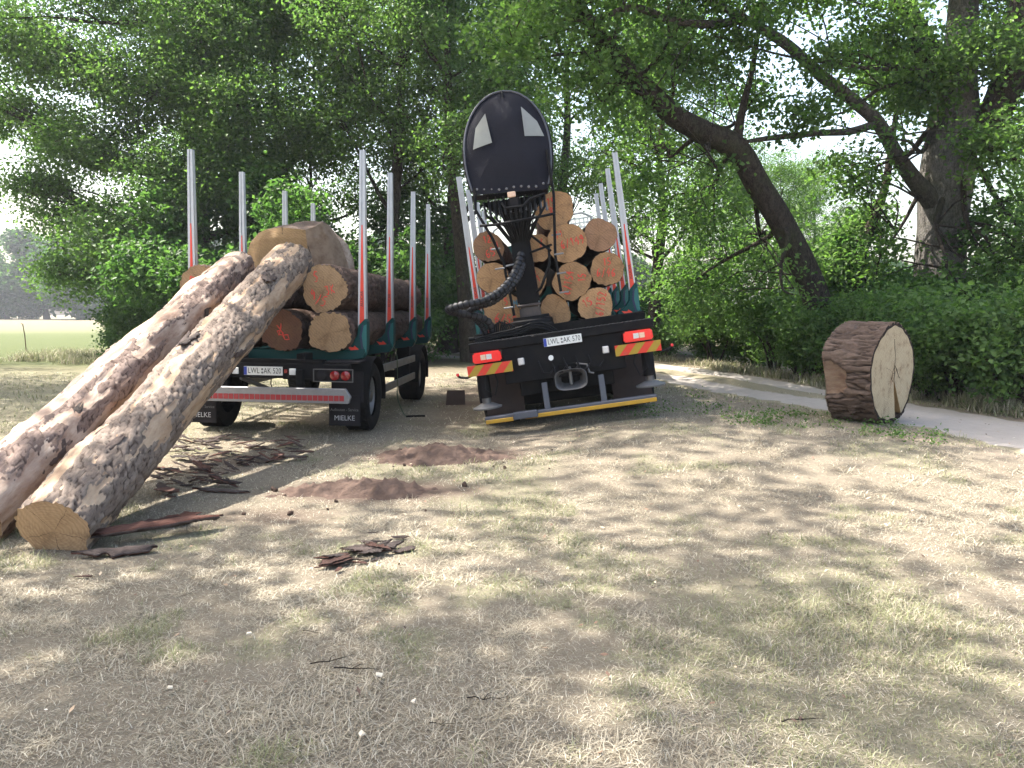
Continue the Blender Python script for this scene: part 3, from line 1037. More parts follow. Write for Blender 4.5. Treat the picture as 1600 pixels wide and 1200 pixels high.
# ------------------------------------------------------------------ big oak slice at the edge of the track
nrm = Vector((0.673, -0.740, 0))
fc = Vector((4.97, 10.40, 0))
SR = 0.635
base_z = gz1(4.78, 10.65)
fc.z = base_z + SR * 1.015
slice_m = aim(fc, fc - nrm * 0.63, 0.0)
st = thing('oak_slice', 'massive slice of oak trunk standing on its rim at the edge of the track', 'tree slice', matrix=slice_m)
nu, nv = 330, 60
th = np.linspace(0, 2 * math.pi, nu, endpoint=False)
s = np.linspace(0, 0.63, nv)
T, S = np.meshgrid(th, s)
T, S = T.ravel(), S.ravel()
cx, cz = np.cos(T), np.sin(T)
nc = 46
warp = fbm(cx * 7, cz * 7, S * 5, 3, 5) - 0.5
rid1 = np.abs(fbm(cx * 15, cz * 15, S * 3.2, 3, 61) * 2 - 1)
rid2 = np.abs(fbm(cx * 30 + 4, cz * 30, S * 6.0, 2, 62) * 2 - 1)
f1, edge, cell = worley(T / (2 * math.pi) * nc + warp * 3.2, S / 0.34 + (fbm(cx * 14, cz * 14, S * 3, 2, 8) - 0.5) * 1.4, 77, wrap=nc)
crack = np.clip(rid1 * 2.6 + rid2 * 0.5 - 0.05, 0, 1)
# a torn hollow on the side facing the camera's left
hol = np.exp(-(((np.mod(T - R(186) + math.pi, 2 * math.pi) - math.pi) / 0.36) ** 2 + ((S - 0.56) / 0.24) ** 2) ** 1.4)
peel = sstep(0.32, 0.5, hol + 0.55 * (fbm(cx * 8, cz * 8, S * 9, 5, 9) - 0.5))
r = SR + 0.02 * np.sin(2 * T + 1) + 0.012 * np.sin(5 * T) + 0.02 * (S / 0.63) ** 2 * (1 + 0.6 * np.sin(3 * T + 0.6))
r = r - 0.06 * hol + (1 - peel) * (0.042 * sstep(0.0, 0.7, crack) * (0.6 + 0.5 * cell) + 0.02 * (fbm(cx * 16, cz * 16, S * 7, 3, 11) - 0.5))
V = np.stack([r * cx, S + 0.02 * (S / 0.63) * np.sin(3 * T), r * cz], 1)
obj('bark', mesh_np('bark', V, grid_faces(nu, nv, True), {'crack': crack, 'peel': peel, 'cell': cell}, smooth=True), M['bark_oak'], st)
# front face with a wedge cut out of it (a chainsaw notch running to the rim)
ring = V[:nu]
W0, W1 = R(-78), R(-62)      # the notch leaves the pith and widens to the rim
apex = Vector((0.015, 0, -0.05))
outline = []
for k in range(nu):
    rs_ = SR + 0.02 * math.sin(2 * th[k] + 1) + 0.012 * math.sin(5 * th[k]) - 0.012 + 0.006 * math.sin(17 * th[k])
    outline.append((rs_ * math.cos(th[k]), rs_ * math.sin(th[k]), th[k]))


ann_v = [tuple(q) for q in ring] + [(a_, 0.004, b_) for a_, b_, _ in outline]
ann_o = MB().add(ann_v, [(k, (k + 1) % nu, nu + (k + 1) % nu, nu + k) for k in range(nu)]).build('bark_edge', M['bark_oak'], st)


keep = [(x_, z_) for x_, z_, a in outline if not (W0 < ((a + math.pi) % (2 * math.pi)) - math.pi < W1)]
angs = [math.atan2(z_, x_) for x_, z_ in keep]
start = next(i for i in range(len(keep)) if angs[i] > W1 and angs[i - 1] <= W0 + 0.03) if any(angs[i] > W1 and angs[i - 1] <= W0 + 0.03 for i in range(len(keep))) else 0
keep = keep[start:] + keep[:start]
mbf = MB()
vs = [(apex.x, 0.0, apex.z)]
rings_n = 10
for k in range(1, rings_n + 1):
    for x_, z_ in keep:
        f = k / rings_n
        vs.append((apex.x + (x_ - apex.x) * f, 0.002 + 0.004 * math.sin(x_ * f * 19) * math.sin(z_ * f * 23) * (1 - f), apex.z + (z_ - apex.z) * f))
nk = len(keep)
fs = []
for i in range(nk - 1):
    fs.append((0, 1 + i, 2 + i))
    for k in range(1, rings_n):
        a, b = 1 + (k - 1) * nk, 1 + k * nk
        fs.append((a + i, b + i, b + i + 1, a + i + 1))
mbf.add(vs, fs).build('cut_face', M['cut_pale'], st)
e0, e1 = keep[-1], keep[0]
mb = MB()
mb.add([(apex.x, 0.001, apex.z), (e0[0], 0.001, e0[1]), (e0[0] * 0.98, 0.22, e0[1] * 0.98), (apex.x, 0.20, apex.z)], [(0, 1, 2, 3)])
mb.add([(apex.x, 0.001, apex.z), (e1[0], 0.001, e1[1]), (e1[0] * 0.98, 0.22, e1[1] * 0.98), (apex.x, 0.20, apex.z)], [(0, 1, 2, 3)])
mb.add([(apex.x, 0.20, apex.z), (e0[0] * 0.98, 0.22, e0[1] * 0.98), (e1[0] * 0.98, 0.22, e1[1] * 0.98)], [(0, 1, 2)])
mb.build('notch', simple('notch wood', (0.34, 0.22, 0.10), 0.85, 0, 0.5, (0.16, 0.09, 0.04), 9, 0.3), st)
cut_disc(st, V[-nu:], 0.626, M['cut_pale'], 0.004, 1, 5, name='rear_cut_face')
mb = MB()
for pts in ([(0.0, 0.42), (0.02, 0.30), (0.05, 0.18), (0.035, 0.05), (-0.02, -0.01), (-0.04, -0.10), (0.0, -0.14)], [(0.035, 0.05), (0.05, -0.03), (0.03, -0.12)], [(0.04, 0.08), (0.10, 0.02), (0.16, -0.06), (0.2, -0.10)],
            [(-0.03, -0.03), (0.045, -0.03)]):
    mb.tube([(a, 0.0, b + 0.03) for a, b in pts], [0.0022 + 0.0025 * (k % 2) for k in range(len(pts))], 5)
mb.build('drying_crack', simple('dark crack', (0.04, 0.025, 0.015), 0.9, 0, 0.1), st)

# ------------------------------------------------------------------ vehicle parts
def tyre_wheel(parent, x, y, r, w, side, tread=True):
    """wheel on an axle along local x; side = +1 outer face to +x"""
    e = bpy.data.objects.new('wheel', None)
    C.objects.link(e)
    e.parent = parent
    h = w / 2
    prof = [(-h * .8, r * .58), (-h, r * .72), (-h * 1.0, r * .86), (-h * .86, r * .965), (-h * .55, r), (h * .55, r), (h * .86, r * .965), (h, r * .86), (h, r * .72), (h * .8, r * .58)]
    mb = MB().lathe(prof, (x, y, r), 'X', 48)
    if tread:
        for k in range(56):
            a = 2 * math.pi * k / 56
            for sx in (-1, 1):
                c = Vector((x + sx * h * .5, y + math.cos(a) * (r - .004), r + math.sin(a) * (r - .004)))
                mb.box(c, (h * .55, .028, .016), (a - math.pi / 2, 0, 0))
    mb.build('tyre', M['rubber'], e, smooth=True)
    o = h * .55 * side
    rp = [(x + o + side * .02, r * .58), (x + o, r * .545), (x + o - side * .09, r * .50), (x + o - side * .11, r * .36), (x + o - side * .03, r * .24), (x + o - side * .01, 0.001)]
    mb = MB().lathe([(a - x, b) for a, b in rp], (x, y, r), 'X', 40)
    rim = mb.build('rim', M['alu_dull'], e, smooth=True)
    mb = MB().lathe([(o - side * .03, r * .2), (o + side * .04, r * .17), (o + side * .05, 0.001)], (x, y, r), 'X', 20)
    mb.build('hub', M['steel'], e, smooth=True)
    mb = MB()
    for k in range(10):
        a = 2 * math.pi * k / 10
        mb.tube([(x + o - side * .06, y + math.cos(a) * r * .33, r + math.sin(a) * r * .33), (x + o + side * .0, y + math.cos(a) * r * .33, r + math.sin(a) * r * .33)], 0.016, 6)
    mb.build('nut_ring', M['steel'], e)['kind'] = 'stuff'
    mb = MB()
    for k in range(10):
        a = 2 * math.pi * (k + .5) / 10
        mb.lathe([(-.002, .001), (-.002, .03), (.003, .03), (.003, .001)], (x + o - side * .055, y + math.cos(a) * r * .43, r + math.sin(a) * r * .43), 'X', 10)
    mb.build('rim_vent', M['chassis'], e)['kind'] = 'stuff'
    return e


def mudguard(parent, x, y, r, w, name='mudguard', a0=-10, a1=190, mat='chassis'):
    vs, fs = [], []
    n = 18
    for k in range(n + 1):
        a = R(a0 + (a1 - a0) * k / n)
        for rr in (r + .07, r + .085):
            for sx in (-1, 1):
                vs.append((x + sx * w / 2, y + math.cos(a) * rr, r + math.sin(a) * rr))
    for k in range(n):
        b = k * 4
        fs += [(b, b + 1, b + 5, b + 4), (b + 2, b + 6, b + 7, b + 3), (b, b + 4, b + 6, b + 2), (b + 1, b + 3, b + 7, b + 5)]
    fs += [(0, 2, 3, 1), (n * 4, n * 4 + 1, n * 4 + 3, n * 4 + 2)]
    return MB().add(vs, fs).build(name, M[mat], parent, smooth=True)


def stake(parent, x, y, z0, z1, side, word=True, flash=True, w0=0.115, w1=0.072, red=0.62):
    """aluminium stake with red tapering stripe, teal foot bracket"""
    mb = MB()

    def ring(z, w, d):
        g = w * .1
        return [(x - w / 2, y - d / 2, z), (x - g, y - d / 2, z), (x - g, y - d / 2 + .012, z), (x + g, y - d / 2 + .012, z), (x + g, y - d / 2, z), (x + w / 2, y - d / 2, z), (x + w / 2, y - g, z), (x + w / 2 - .01, y, z), (x + w / 2, y + g, z), (x + w / 2, y + d / 2, z), (x - w / 2, y + d / 2, z), (x - w / 2, y + g, z), (x - w / 2 + .01, y, z), (x - w / 2, y - g, z)]
    a, b = ring(z0, w0, w0 * 1.05), ring(z1, w1, w1 * 1.05)
    n = len(a)
    mb.add(a + b, [tuple(range(n - 1, -1, -1)), tuple(range(n, 2 * n))] + [(i, (i + 1) % n, (i + 1) % n + n, i + n) for i in range(n)])
    s = mb.build('stake', M['alu'], parent)
    zt = z0 + (z1 - z0) * red
    # stripe: lies 3 mm proud of the rear face, narrow at its top

    def yf(z):
        f = (z - z0) / (z1 - z0)
        return y - (w0 + (w1 - w0) * f) * 1.05 / 2
    q0 = z0 + 0.16
    mb = MB()
    mb.hexa([(x - .034, yf(q0) - .004, q0), (x + .034, yf(q0) - .004, q0), (x + .034, yf(q0) + .002, q0), (x - .034, yf(q0) + .002, q0)],
            [(x - .007, yf(zt) - .004, zt), (x + .007, yf(zt) - .004, zt), (x + .007, yf(zt) + .002, zt), (x - .007, yf(zt) + .002, zt)])
    mb.build('red_stripe', M['red_decal'], s)
    if word:
        zz = z0 + 0.16 + (zt - z0) * 0.26
        lean = math.atan((w0 - w1) * 1.05 / 2 / (z1 - z0))
        text_part('stripe_lettering', 'ALUCAR', 0.055, M['dark_print'], s, Matrix.Translation((x, yf(zz) - .0055, zz)) @ Matrix.Rotation(-lean, 4, 'X') @ REAR @ Matrix.Rotation(R(90), 4, 'Z'))
    # foot bracket: curved teal horn around the stake foot, seen from behind
    i, o = -side, side
    poly = [(x + o * .075, z0 - .12), (x + o * .075, z0 + .26), (x + o * .05, z0 + .30), (x + i * .05, z0 + .20), (x + i * .065, z0 + .06), (x + i * .13, z0 - .02), (x + i * .26, z0 - .09), (x + i * .26, z0 - .24), (x + o * .02, z0 - .24)]
    MB().prism(poly, y - .075, y + .075).build('foot_bracket', M['teal'], s, 0.008)
    if flash:
        yy = y - .075
        p2 = [(x + i * .20, z0 - .085), (x + i * .115, z0 - .10), (x + i * .10, z0 - .075), (x + i * .05, z0 - .115), (x - i * .015, z0 - .225), (x + i * .10, z0 - .20)]
        MB().prism(p2, yy - .004, yy + .002).build('red_flash', M['red_decal'], s)
        p3 = [(x + o * .068, z0 + .22), (x + o * .03, z0 + .20), (x + o * .0, z0 + .06), (x + o * .02, z0 - .08), (x + o * .068, z0 - .2)]
        MB().prism(p3, yy - .004, yy + .002).build('light_panel', M['teal_light'], s)
        p4 = [(x + o * .026, z0 + .215), (x + o * .004, z0 + .205), (x + i * .028, z0 + .05), (x + i * .01, z0 - .09), (x + o * .03, z0 - .2), (x + o * .014, z0 - .08), (x - i * .004, z0 + .06)]
        MB().prism(p4, yy - .0035, yy + .002).build('navy_stripe', M['navy'], s)
    return s


def number_plate(parent, x, y, z, text, turn=0.0):
    pl = MB().box((x, y, z), (.52, .012, .115)).build('number_plate', M['plate'], parent, 0.002)
    MB().box((x - .239, y - .0065, z), (.04, .004, .108)).build('country_band', M['blue'], pl)
    a, b = text.split('|')
    text_part('plate_lettering', a, 0.105, M['letter'], pl, at_rear(x - .127, y - .0075, z), narrow=0.72, spacing=1.04)
    text_part('plate_lettering', b, 0.105, M['letter'], pl, at_rear(x + .125, y - .0075, z), narrow=0.70, spacing=1.04)
    mb = MB()
    for dz in (.022, -.022):
        mb.lathe([(-.002, .001), (-.002, .014), (.002, .014), (.002, .001)], (x - .012, y - .0075, z + dz), 'Y', 12)
    mb.build('plate_seal', M['dim_print'], pl)
    return pl


# ================================================================== trailer
tr = thing('timber_trailer', 'dusty two axle timber trailer with upright aluminium stakes and teal cross beams, loaded with logs', 'trailer', matrix=TRAILER)
TRI = TRAILER.inverted()
for sx in (-1, 1):
    MB().box((sx * .45, 3.3, 1.02), (.12, 6.2, .22)).build('chassis_rail', M['chassis'], tr, 0.01)
for yy in (1.2, 2.4, 3.6, 4.9):
    MB().box((0, yy, 1.0), (.78, .1, .16)).build('cross_member', M['chassis'], tr, 0.01)
ZB = 1.19                                           # underside of the logs
for yy in (.62, 2.4, 4.4, 6.1):
    MB().prism([(-1.24, ZB + .0), (-1.02, ZB - .02), (1.02, ZB - .02), (1.24, ZB + .0), (1.2, ZB - .13), (.7, ZB - .2), (-.7, ZB - .2), (-1.2, ZB - .13)], yy - .09, yy + .09).build('bolster_beam', M['teal'], tr, 0.01)
    for sx in (-1, 1):
        stake(tr, sx * 1.19, yy, ZB + .12, 3.87, sx, red=0.61)
# rear beam with plate, lamps
MB().box((0, .10, .91), (2.30, .10, .20)).build('rear_beam', M['black_paint'], tr, 0.008)
MB().box((0, .14, 1.01), (1.6, .16, .10)).build('rear_shelf', M['chassis'], tr, 0.008)
number_plate(tr, .0, .036, .905, 'LWL|AK 520')
for x_ in (-.38, .39):
    MB().box((x_, .044, .9), (.085, .02, .085)).build('white_reflector', M['white'], tr, 0.004)
MB().box((.30, .044, .905), (.045, .02, .05)).build('red_marker', M['dark_red_lens'], tr, 0.004)
for sx in (-1, 1):
    cx_ = sx * .95
    lc = MB().box((cx_, .02, .865), (.52, .07, .17)).build('lamp_cluster', M['black_paint'], tr, 0.012)
    fr = MB()
    for a, b, w_, h_ in ((cx_, .945, .53, .012), (cx_, .785, .53, .012), (cx_ - .26, .865, .012, .17), (cx_ + .26, .865, .012, .17)):
        fr.box((a, -.018, b), (w_, .012, h_))
    fr.build('lamp_frame', M['steel'], lc)
    for k, mt_ in ((-.155, 'clear_lens'), (0.02, 'red_lens'), (.165, 'red_lens')):
        MB().lathe([(0, .066), (-.02, .06), (-.028, .03), (-.03, .001)], (cx_ + k * sx, -.013, .865), 'Y', 24).build('lamp_lens', M['dark_red_lens' if mt_ == 'red_lens' else 'flap'], lc, smooth=True)
# underride bar with tape squares
bar = MB().prism([(-1.2, .59), (-1.13, .70), (1.13, .70), (1.2, .59), (1.17, .505), (-1.17, .505)], -.10, -.03).build('underride_bar', M['bar_silver'], tr, 0.006)
for sx in (-1, 1):
    MB().box((sx * .5, .02, .78), (.09, .1, .30)).build('bar_bracket', M['chassis'], tr, 0.006)
nsq = 32
for k in range(nsq):
    MB().box((-1.12 + 2.24 * (k + .5) / nsq, -.1015, .575), (2.24 / nsq - .010, .006, .07)).build('tape_square', M['reflex_red'], bar)
WR = .49
for yy in (1.05, 5.05):
    for sx in (-1, 1):
        tyre_wheel(tr, sx * 1.06, yy, WR, .40, sx)
        mudguard(tr, sx * 1.06, yy, WR, .46)
    MB().tube([(-.9, yy, WR), (.9, yy, WR)], 0.075, 12).build('axle', M['chassis'], tr, smooth=True)
for sx in (-1, 1):
    MB().box((sx * 1.03, .33, 1.03), (.46, .42, .03)).build('mudguard_top', M['flap'], tr, 0.008)
    MB().box((sx * 1.03, .40, .68), (.44, .03, .42)).build('rear_guard', M['flap'], tr, 0.006)
    fl = MB().box((sx * 1.00, .36, .36), (.43, .018, .42)).build('mud_flap', M['flap'], tr, 0.003)
    text_part('flap_lettering', 'MIELKE', 0.098, M['grey_print'], fl, at_rear(sx * 1.00, .349, .255), narrow=0.92)
    text_part('flap_lettering', 'Aufbauten - Service', 0.058, M['dim_print'], fl, at_rear(sx * 1.00, .349, .37), narrow=0.84)
for zz in (.84, .52):
    for sx in (-1, 1):
        MB().box((sx * 1.22, 3.05, zz), (.035, 2.75, .12)).build('side_guard', M['alu_dull'], tr, 0.006)
for sx in (-1, 1):
    for yy in (1.95, 4.1):
        MB().box((sx * 1.17, yy, .76), (.05, .07, .62)).build('guard_post', M['chassis'], tr, 0.005)
MB().tube([(.25, 3.0, .62), (.25, 4.3, .62)], .19, 20).build('air_tank', M['chassis'], tr, smooth=True)
MB().tube([(-.3, 3.0, .66), (-.3, 4.1, .66)], .16, 20).build('air_tank', M['chassis'], tr, smooth=True)
MB().tube([(-.35, .15, .8), (-.1, .5, .62), (.25, .9, .55)], .03, 8).build('brake_rod', M['steel'], tr)
MB().tube([(.05, .2, .82), (.03, .22, .72), (.05, .25, .62), (.04, .27, .56)], .008, 6).build('air_line', M['hose'], tr)
MB().box((0, 6.9, .82), (.14, 1.4, .12)).build('drawbar', M['chassis'], tr, 0.01)

# green strap hanging from the trailer flank to the ground
def wpt(px, py, d):
    return P(px, py, d)


sp = thing('lashing_strap', 'faded green lashing strap hanging from the trailer side down to the ground', 'strap', loc=(0, 0, 0))
pts = [TRAILER @ Vector((1.23, 2.55, 1.13)), TRAILER @ Vector((1.265, 2.6, .95)), TRAILER @ Vector((1.272, 2.6, .60)), TRAILER @ Vector((1.28, 2.58, .3)), Vector((-1.8, 13.1, gz1(-1.8, 13.1) + .06)), Vector((-1.72, 12.9, gz1(-1.72, 12.9) + .015))]
pts = [Vector(p) for p in _catmull(np.array([tuple(p) for p in pts]), 6)]
for p in pts:
    p.z = max(p.z, gz1(p.x, p.y) + .012)
vs, fs = [], []
for i, p in enumerate(pts):
    for dx, dy in ((-.028, -.003), (.028, -.003), (.028, .003), (-.028, .003)):
        vs.append((p.x + dy, p.y + dx, p.z))
for i in range(len(pts) - 1):
    for k in range(4):
        fs.append((i * 4 + k, i * 4 + (k + 1) % 4, i * 4 + 4 + (k + 1) % 4, i * 4 + 4 + k))
MB().add(vs, fs).build('webbing', M['strap'], sp)
MB().tube([pts[-1], pts[-1] + Vector((.16, .05, .0)), pts[-1] + Vector((.3, .06, .0))], .016, 6).build('hook', M['chassis'], sp)

# ================================================================== truck
tk = thing('timber_truck', 'leaning black timber truck with a loading crane and covered seat at its rear', 'truck', matrix=TRUCK)
for sx in (-1, 1):
    MB().box((sx * .42, 4.4, .98), (.10, 8.2, .26)).build('chassis_rail', M['chassis'], tk, 0.01)
# rear deck beam
MB().box((0, .12, 1.26), (2.52, .26, .12)).build('deck_beam', M['black_paint'], tk, 0.012)
mb = MB()
for k in range(84):
    mb.box((-1.25 + 2.5 * (k + .5) / 84, .02, 1.326), (.016, .11, .008), (0, 0, R(20 if k % 2 else -20)))
mb.build('tread_strip', M['steel'], tk)['kind'] = 'stuff'
MB().box((0, .30, 1.36), (2.38, .12, .14)).build('deck_step', M['chassis'], tk, 0.01)
MB().box((0, .10, .95), (1.66, .12, .50)).build('rear_panel', M['black_paint'], tk, 0.01)
MB().box((0, .18, .62), (1.3, .12, .24)).build('cross_member', M['chassis'], tk, 0.01)
number_plate(tk, .02, -.02, 1.2, 'LWL|AK 570')
for sx in (-1, 1):
    xx = sx * 1.03
    lp = MB().prism([(xx - .20, 1.05), (xx - .19, 1.195), (xx + .19, 1.195), (xx + .20, 1.05)], -.10, .03).build('tail_lamp', M['red_lit'], tk, 0.02, seg=2)
    MB().box((xx - sx * .03, -.1015, 1.125), (.075, .006, .07)).build('clear_lens', M['clear_lens'], lp, 0.002)
    MB().box((xx - sx * -.05, -.1015, 1.125), (.07, .006, .07)).build('pale_lens', M['orange_lens'], lp, 0.002)
    wp = MB().box((xx - sx * .02, -.07, .955), (.62, .012, .145)).build('warning_plate', warn_stripes(1), tk, 0.002)
    MB().box((xx - sx * .45, -.01, .99), (.09, .05, .10)).build('work_lamp', M['alu'], tk, 0.01)
    MB().box((xx - sx * .45, -.0375, .99), (.07, .008, .08)).build('work_lamp_lens', M['clear_lens'], tk, 0.002)
    # marker lamp on a stalk
    s_ = MB().tube([(sx * 1.25, -.02, .90), (sx * 1.34, -.06, .875), (sx * 1.42, -.08, .89), (sx * 1.46, -.08, .92)], .016, 8).build('marker_stalk', M['hose'], tk, smooth=True)
    MB().lathe([(-.022, .001), (-.02, .02), (.015, .022), (.02, .014), (.022, .001)], (sx * 1.46, -.085, .935), 'Y', 14).build('marker_lamp', M['red_lens'], s_, smooth=True)
    # stabiliser leg
    lg = MB().tube([(sx * 1.14, .14, 1.15), (sx * 1.14, .14, .55)], .085, 16).build('stabiliser_leg', M['black_paint'], tk, smooth=True)
    MB().tube([(sx * 1.14, .14, .56), (sx * 1.14, .14, .43)], .06, 14).build('stabiliser_rod', M['steel'], lg, smooth=True)
    MB().lathe([(-.02, .001), (-.02, .2), (.0, .205), (.012, .17), (.05, .09), (.06, .001)], (sx * 1.14, .14, .42), 'Z', 26).build('stabiliser_pad', M['alu_dull'], lg, smooth=True)
    hp = MB()
    hp.tube([(sx * 1.0, .1, 1.0), (sx * .94, .04, .75), (sx * 1.0, .02, .58), (sx * 1.12, .05, .66), (sx * 1.1, .08, .9)], .012, 6)
    hp.build('leg_hose', M['hose'], tk, smooth=True)
    MB().box((sx * .92, .62, .50), (.56, .02, .62)).build('mud_flap', M['brown_flap'], tk, 0.004)
    MB().box((sx * .92, .66, .93), (.60, .04, .30)).build('flap_holder', M['chassis'], tk, 0.006)
    # suspension bellows
    pr = [(0, .001), (0, .075)]
    for k in range(4):
        pr += [(.02 + k * .05, .10), (.045 + k * .05, .08)]
    pr += [(.21, .085), (.21, .001)]
    MB().lathe(pr, (sx * .5 - .05, .30, .48), 'Z', 20).build('air_bellow', M['rubber'], tk, smooth=True)
    MB().box((sx * .5 - .05, .26, .715), (.30, .18, .05)).build('bellow_plate', M['steel'], tk, 0.01)
# towing jaw
vs, fs = [], []
n = 32
sec = [(0.20, .125, -.06), (.215, .14, -.075), (.225, .145, -.06), (.16, .09, .10), (.13, .06, .12), (.15, .08, .08)]
for k in range(n):
    a = 2 * math.pi * k / n
    sq = lambda c: math.copysign(abs(c) ** 0.6, c)
    for wx, wz, yy in sec:
        vs.append((.06 + wx * sq(math.cos(a)), yy, .66 + wz * sq(math.sin(a))))
m_n = len(sec)
for k in range(n):
    for i in range(m_n):
        j = (i + 1) % m_n
        k2 = (k + 1) % n
        fs.append((k * m_n + i, k * m_n + j, k2 * m_n + j, k2 * m_n + i))
jaw = MB().add(vs, fs).build('towing_jaw', M['steel'], tk, smooth=True)
MB().tube([(.06, .05, .58), (.06, .05, .83)], .028, 10).build('coupling_pin', M['steel'], jaw, smooth=True)
MB().box((.06, .10, .84), (.30, .14, .08)).build('coupling_head', M['chassis'], jaw, 0.015)
MB().tube([(.16, .02, .86), (.30, -.03, .83), (.32, -.05, .72), (.38, -.05, .70)], .014, 8).build('coupling_lever', M['steel'], jaw, smooth=True)
mb = MB()
for k in range(5):
    x0 = -.35 + k * .17
    mb = MB().tube([(x0, .03, .96), (x0 + .05, -.05, .80 - .03 * (k % 2)), (x0 + .14, -.06, .78), (x0 + .22, .02, .86)], .013, 7)
    mb.build('coupling_hose', M['hose'], tk, smooth=True)
MB().lathe([(-.05, .001), (-.05, .035), (.02, .035), (.02, .001)], (-.17, .0, .985), 'Y', 14).build('socket', M['white'], tk, smooth=True)
MB().box((0, .80, .52), (1.3, .04, .46)).build('dark_gap_panel', M['chassis'], tk, 0.01)  # dark sheet added to stand in for the shade between the mud flaps
# lowered underride bar
bb = MB().box((0, -.03, .265), (2.36, .11, .075)).build('underride_bar', M['galv'], tk, 0.012)
MB().box((.27, -.09, .235), (1.80, .02, .055)).build('yellow_strip', M['yellow'], bb, 0.006)
MB().box((-.98, -.09, .235), (.38, .02, .055)).build('yellow_strip', M['yellow'], bb, 0.006)
MB().box((-.62, -.09, .27), (.34, .10, .10)).build('bar_step', M['galv'], bb, 0.012)
for x_ in (-.28, .50):
    MB().box((x_ - .03, .02, .46), (.08, .07, .40), (R(-6), 0, 0)).build('bar_arm', M['galv'], tk, 0.008)
TR_ = .51
for yy in (1.35, 2.72, 7.6):
    for sx in (-1, 1):
        tyre_wheel(tk, sx * (1.0 if yy < 5 else 1.08), yy, TR_, .56 if yy < 5 else .34, sx, tread=yy < 2)
        mudguard(tk, sx * (1.0 if yy < 5 else 1.08), yy, TR_, .60 if yy < 5 else .4, mat='black_paint')
    MB().tube([(-.9, yy, TR_), (.9, yy, TR_)], 0.09, 12).build('axle', M['chassis'], tk, smooth=True)
# bolsters and stakes
for k, yy in enumerate((.86, 2.25, 3.9, 5.3)):
    MB().prism([(-1.22, 1.44), (-1.0, 1.36), (1.0, 1.36), (1.22, 1.44), (1.18, 1.28), (.7, 1.12), (-.7, 1.12), (-1.18, 1.28)], yy - .09, yy + .09).build('bolster_beam', M['teal'], tk, 0.01)
    for sx in (-1, 1):
        stake(tk, sx * 1.13, yy, 1.54, 3.70, sx, word=True, flash=True, w0=.105, w1=.072, red=.53)
# headboard grille and cab in front of the load
hb = MB()
hb.tube([(.30, 6.05, 1.5), (.30, 6.05, 3.1), (.36, 6.05, 3.35), (.55, 6.05, 3.45), (.85, 6.05, 3.45), (1.02, 6.05, 3.35), (1.08, 6.05, 3.1), (1.08, 6.05, 1.5)], .025, 8)
hb.build('headboard_frame', M['alu'], tk, smooth=True)
hb.build('headboard_frame', M['alu'], tk, smooth=True).location.x = -1.38
for k in range(9):
    MB().box((.69, 6.05, 2.62 + .09 * k), (.76, .012, .035)).build('headboard_slat', M['white'], tk)
for k in range(9):
    MB().box((.34 + .0875 * k, 6.064, 2.97), (.025, .012, .78)).build('headboard_slat', M['white'], tk)
MB().prism([(-1.22, .75), (-1.24, 2.2), (-1.15, 2.9), (-.9, 3.02), (.9, 3.02), (1.15, 2.9), (1.24, 2.2), (1.22, .75)], 6.4, 8.5).build('cab', M['teal'], tk, 0.04, seg=2)
MB().box((0, 6.394, 2.3), (1.1, .012, .5)).build('cab_window', M['letter'], tk)

# loading crane (bolted to the truck): turret, column, consoles, operator seat with canopy
CX, CY = -.37, .50
MB().box((CX, CY, 1.36), (.62, .5, .2)).build('crane_foot', M['black_paint'], tk, 0.02)
MB().lathe([(0, .001), (0, .30), (.10, .30), (.12, .26), (.16, .26), (.16, .001)], (CX, CY, 1.42), 'Z', 28).build('turret_ring', M['black_paint'], tk, smooth=True)
brown = simple('dirty brown-black steel', (0.035, 0.026, 0.024), 0.6, 0, 0.5, (0.15, 0.11, 0.09), 5)


def frustum(name, z0, w0, d0, z1, w1, d1, mat, bev=.025, x0=CX, x1=None, y0=CY, y1=None):
    x1 = x0 if x1 is None else x1
    y1 = y0 if y1 is None else y1
    return MB().hexa([(x0 - w0, y0 - d0, z0), (x0 + w0, y0 - d0, z0), (x0 + w0, y0 + d0, z0), (x0 - w0, y0 + d0, z0)],
                     [(x1 - w1, y1 - d1, z1), (x1 + w1, y1 - d1, z1), (x1 + w1, y1 + d1, z1), (x1 - w1, y1 + d1, z1)]).build(name, mat, tk, bev, seg=2)


frustum('column_base', 1.5, .155, .16, 1.72, .145, .15, brown)
MB().box((CX, CY, 1.735), (.33, .33, .035)).build('column_collar', brown, tk, 0.008)
frustum('crane_column', 1.752, .158, .15, 2.72, .13, .145, M['black_paint'])
frustum('column_head', 2.72, .14, .16, 3.05, .22, .20, M['chassis'], x1=CX, y0=CY, y1=CY)
frustum('valve_block', 3.02, .26, .14, 3.20, .44, .17, M['chassis'], y0=CY - .12, y1=CY - .14)
rng = random.Random(4)
for k in range(13):
    a = -.42 + .84 * k / 12
    x0 = CX + a
    bend = .05 * math.sin(k * 2.1)
    MB().tube([(x0, CY - .30, 3.20), (x0 * .5 + CX * .5 + a * .45, CY - .40 - bend, 3.02 - .04 * (k % 3)), (CX + a * .62, CY - .36, 2.84 - .03 * (k % 2)), (CX + a * .3, CY - .2, 2.62)], .017, 7).build('lever_hose', M['hose'], tk, smooth=True)
    MB().tube([(x0, CY - .315, 3.08 + .02 * (k % 2)), (x0 + .005, CY - .345, 2.97 + .02 * (k % 3))], .015, 7).build('hose_fitting', M['steel'], tk, smooth=True)
for k in range(8):
    x0 = CX - .36 + .72 * k / 7
    MB().tube([(x0, CY - .2, 3.19), (x0 + .01, CY - .3, 3.28)], .009, 6).build('control_lever', M['steel'], tk)
MB().box((CX - .02, CY - .44, 3.235), (.11, .05, .075)).build('crane_lamp', M['orange_lens'], tk, 0.01)
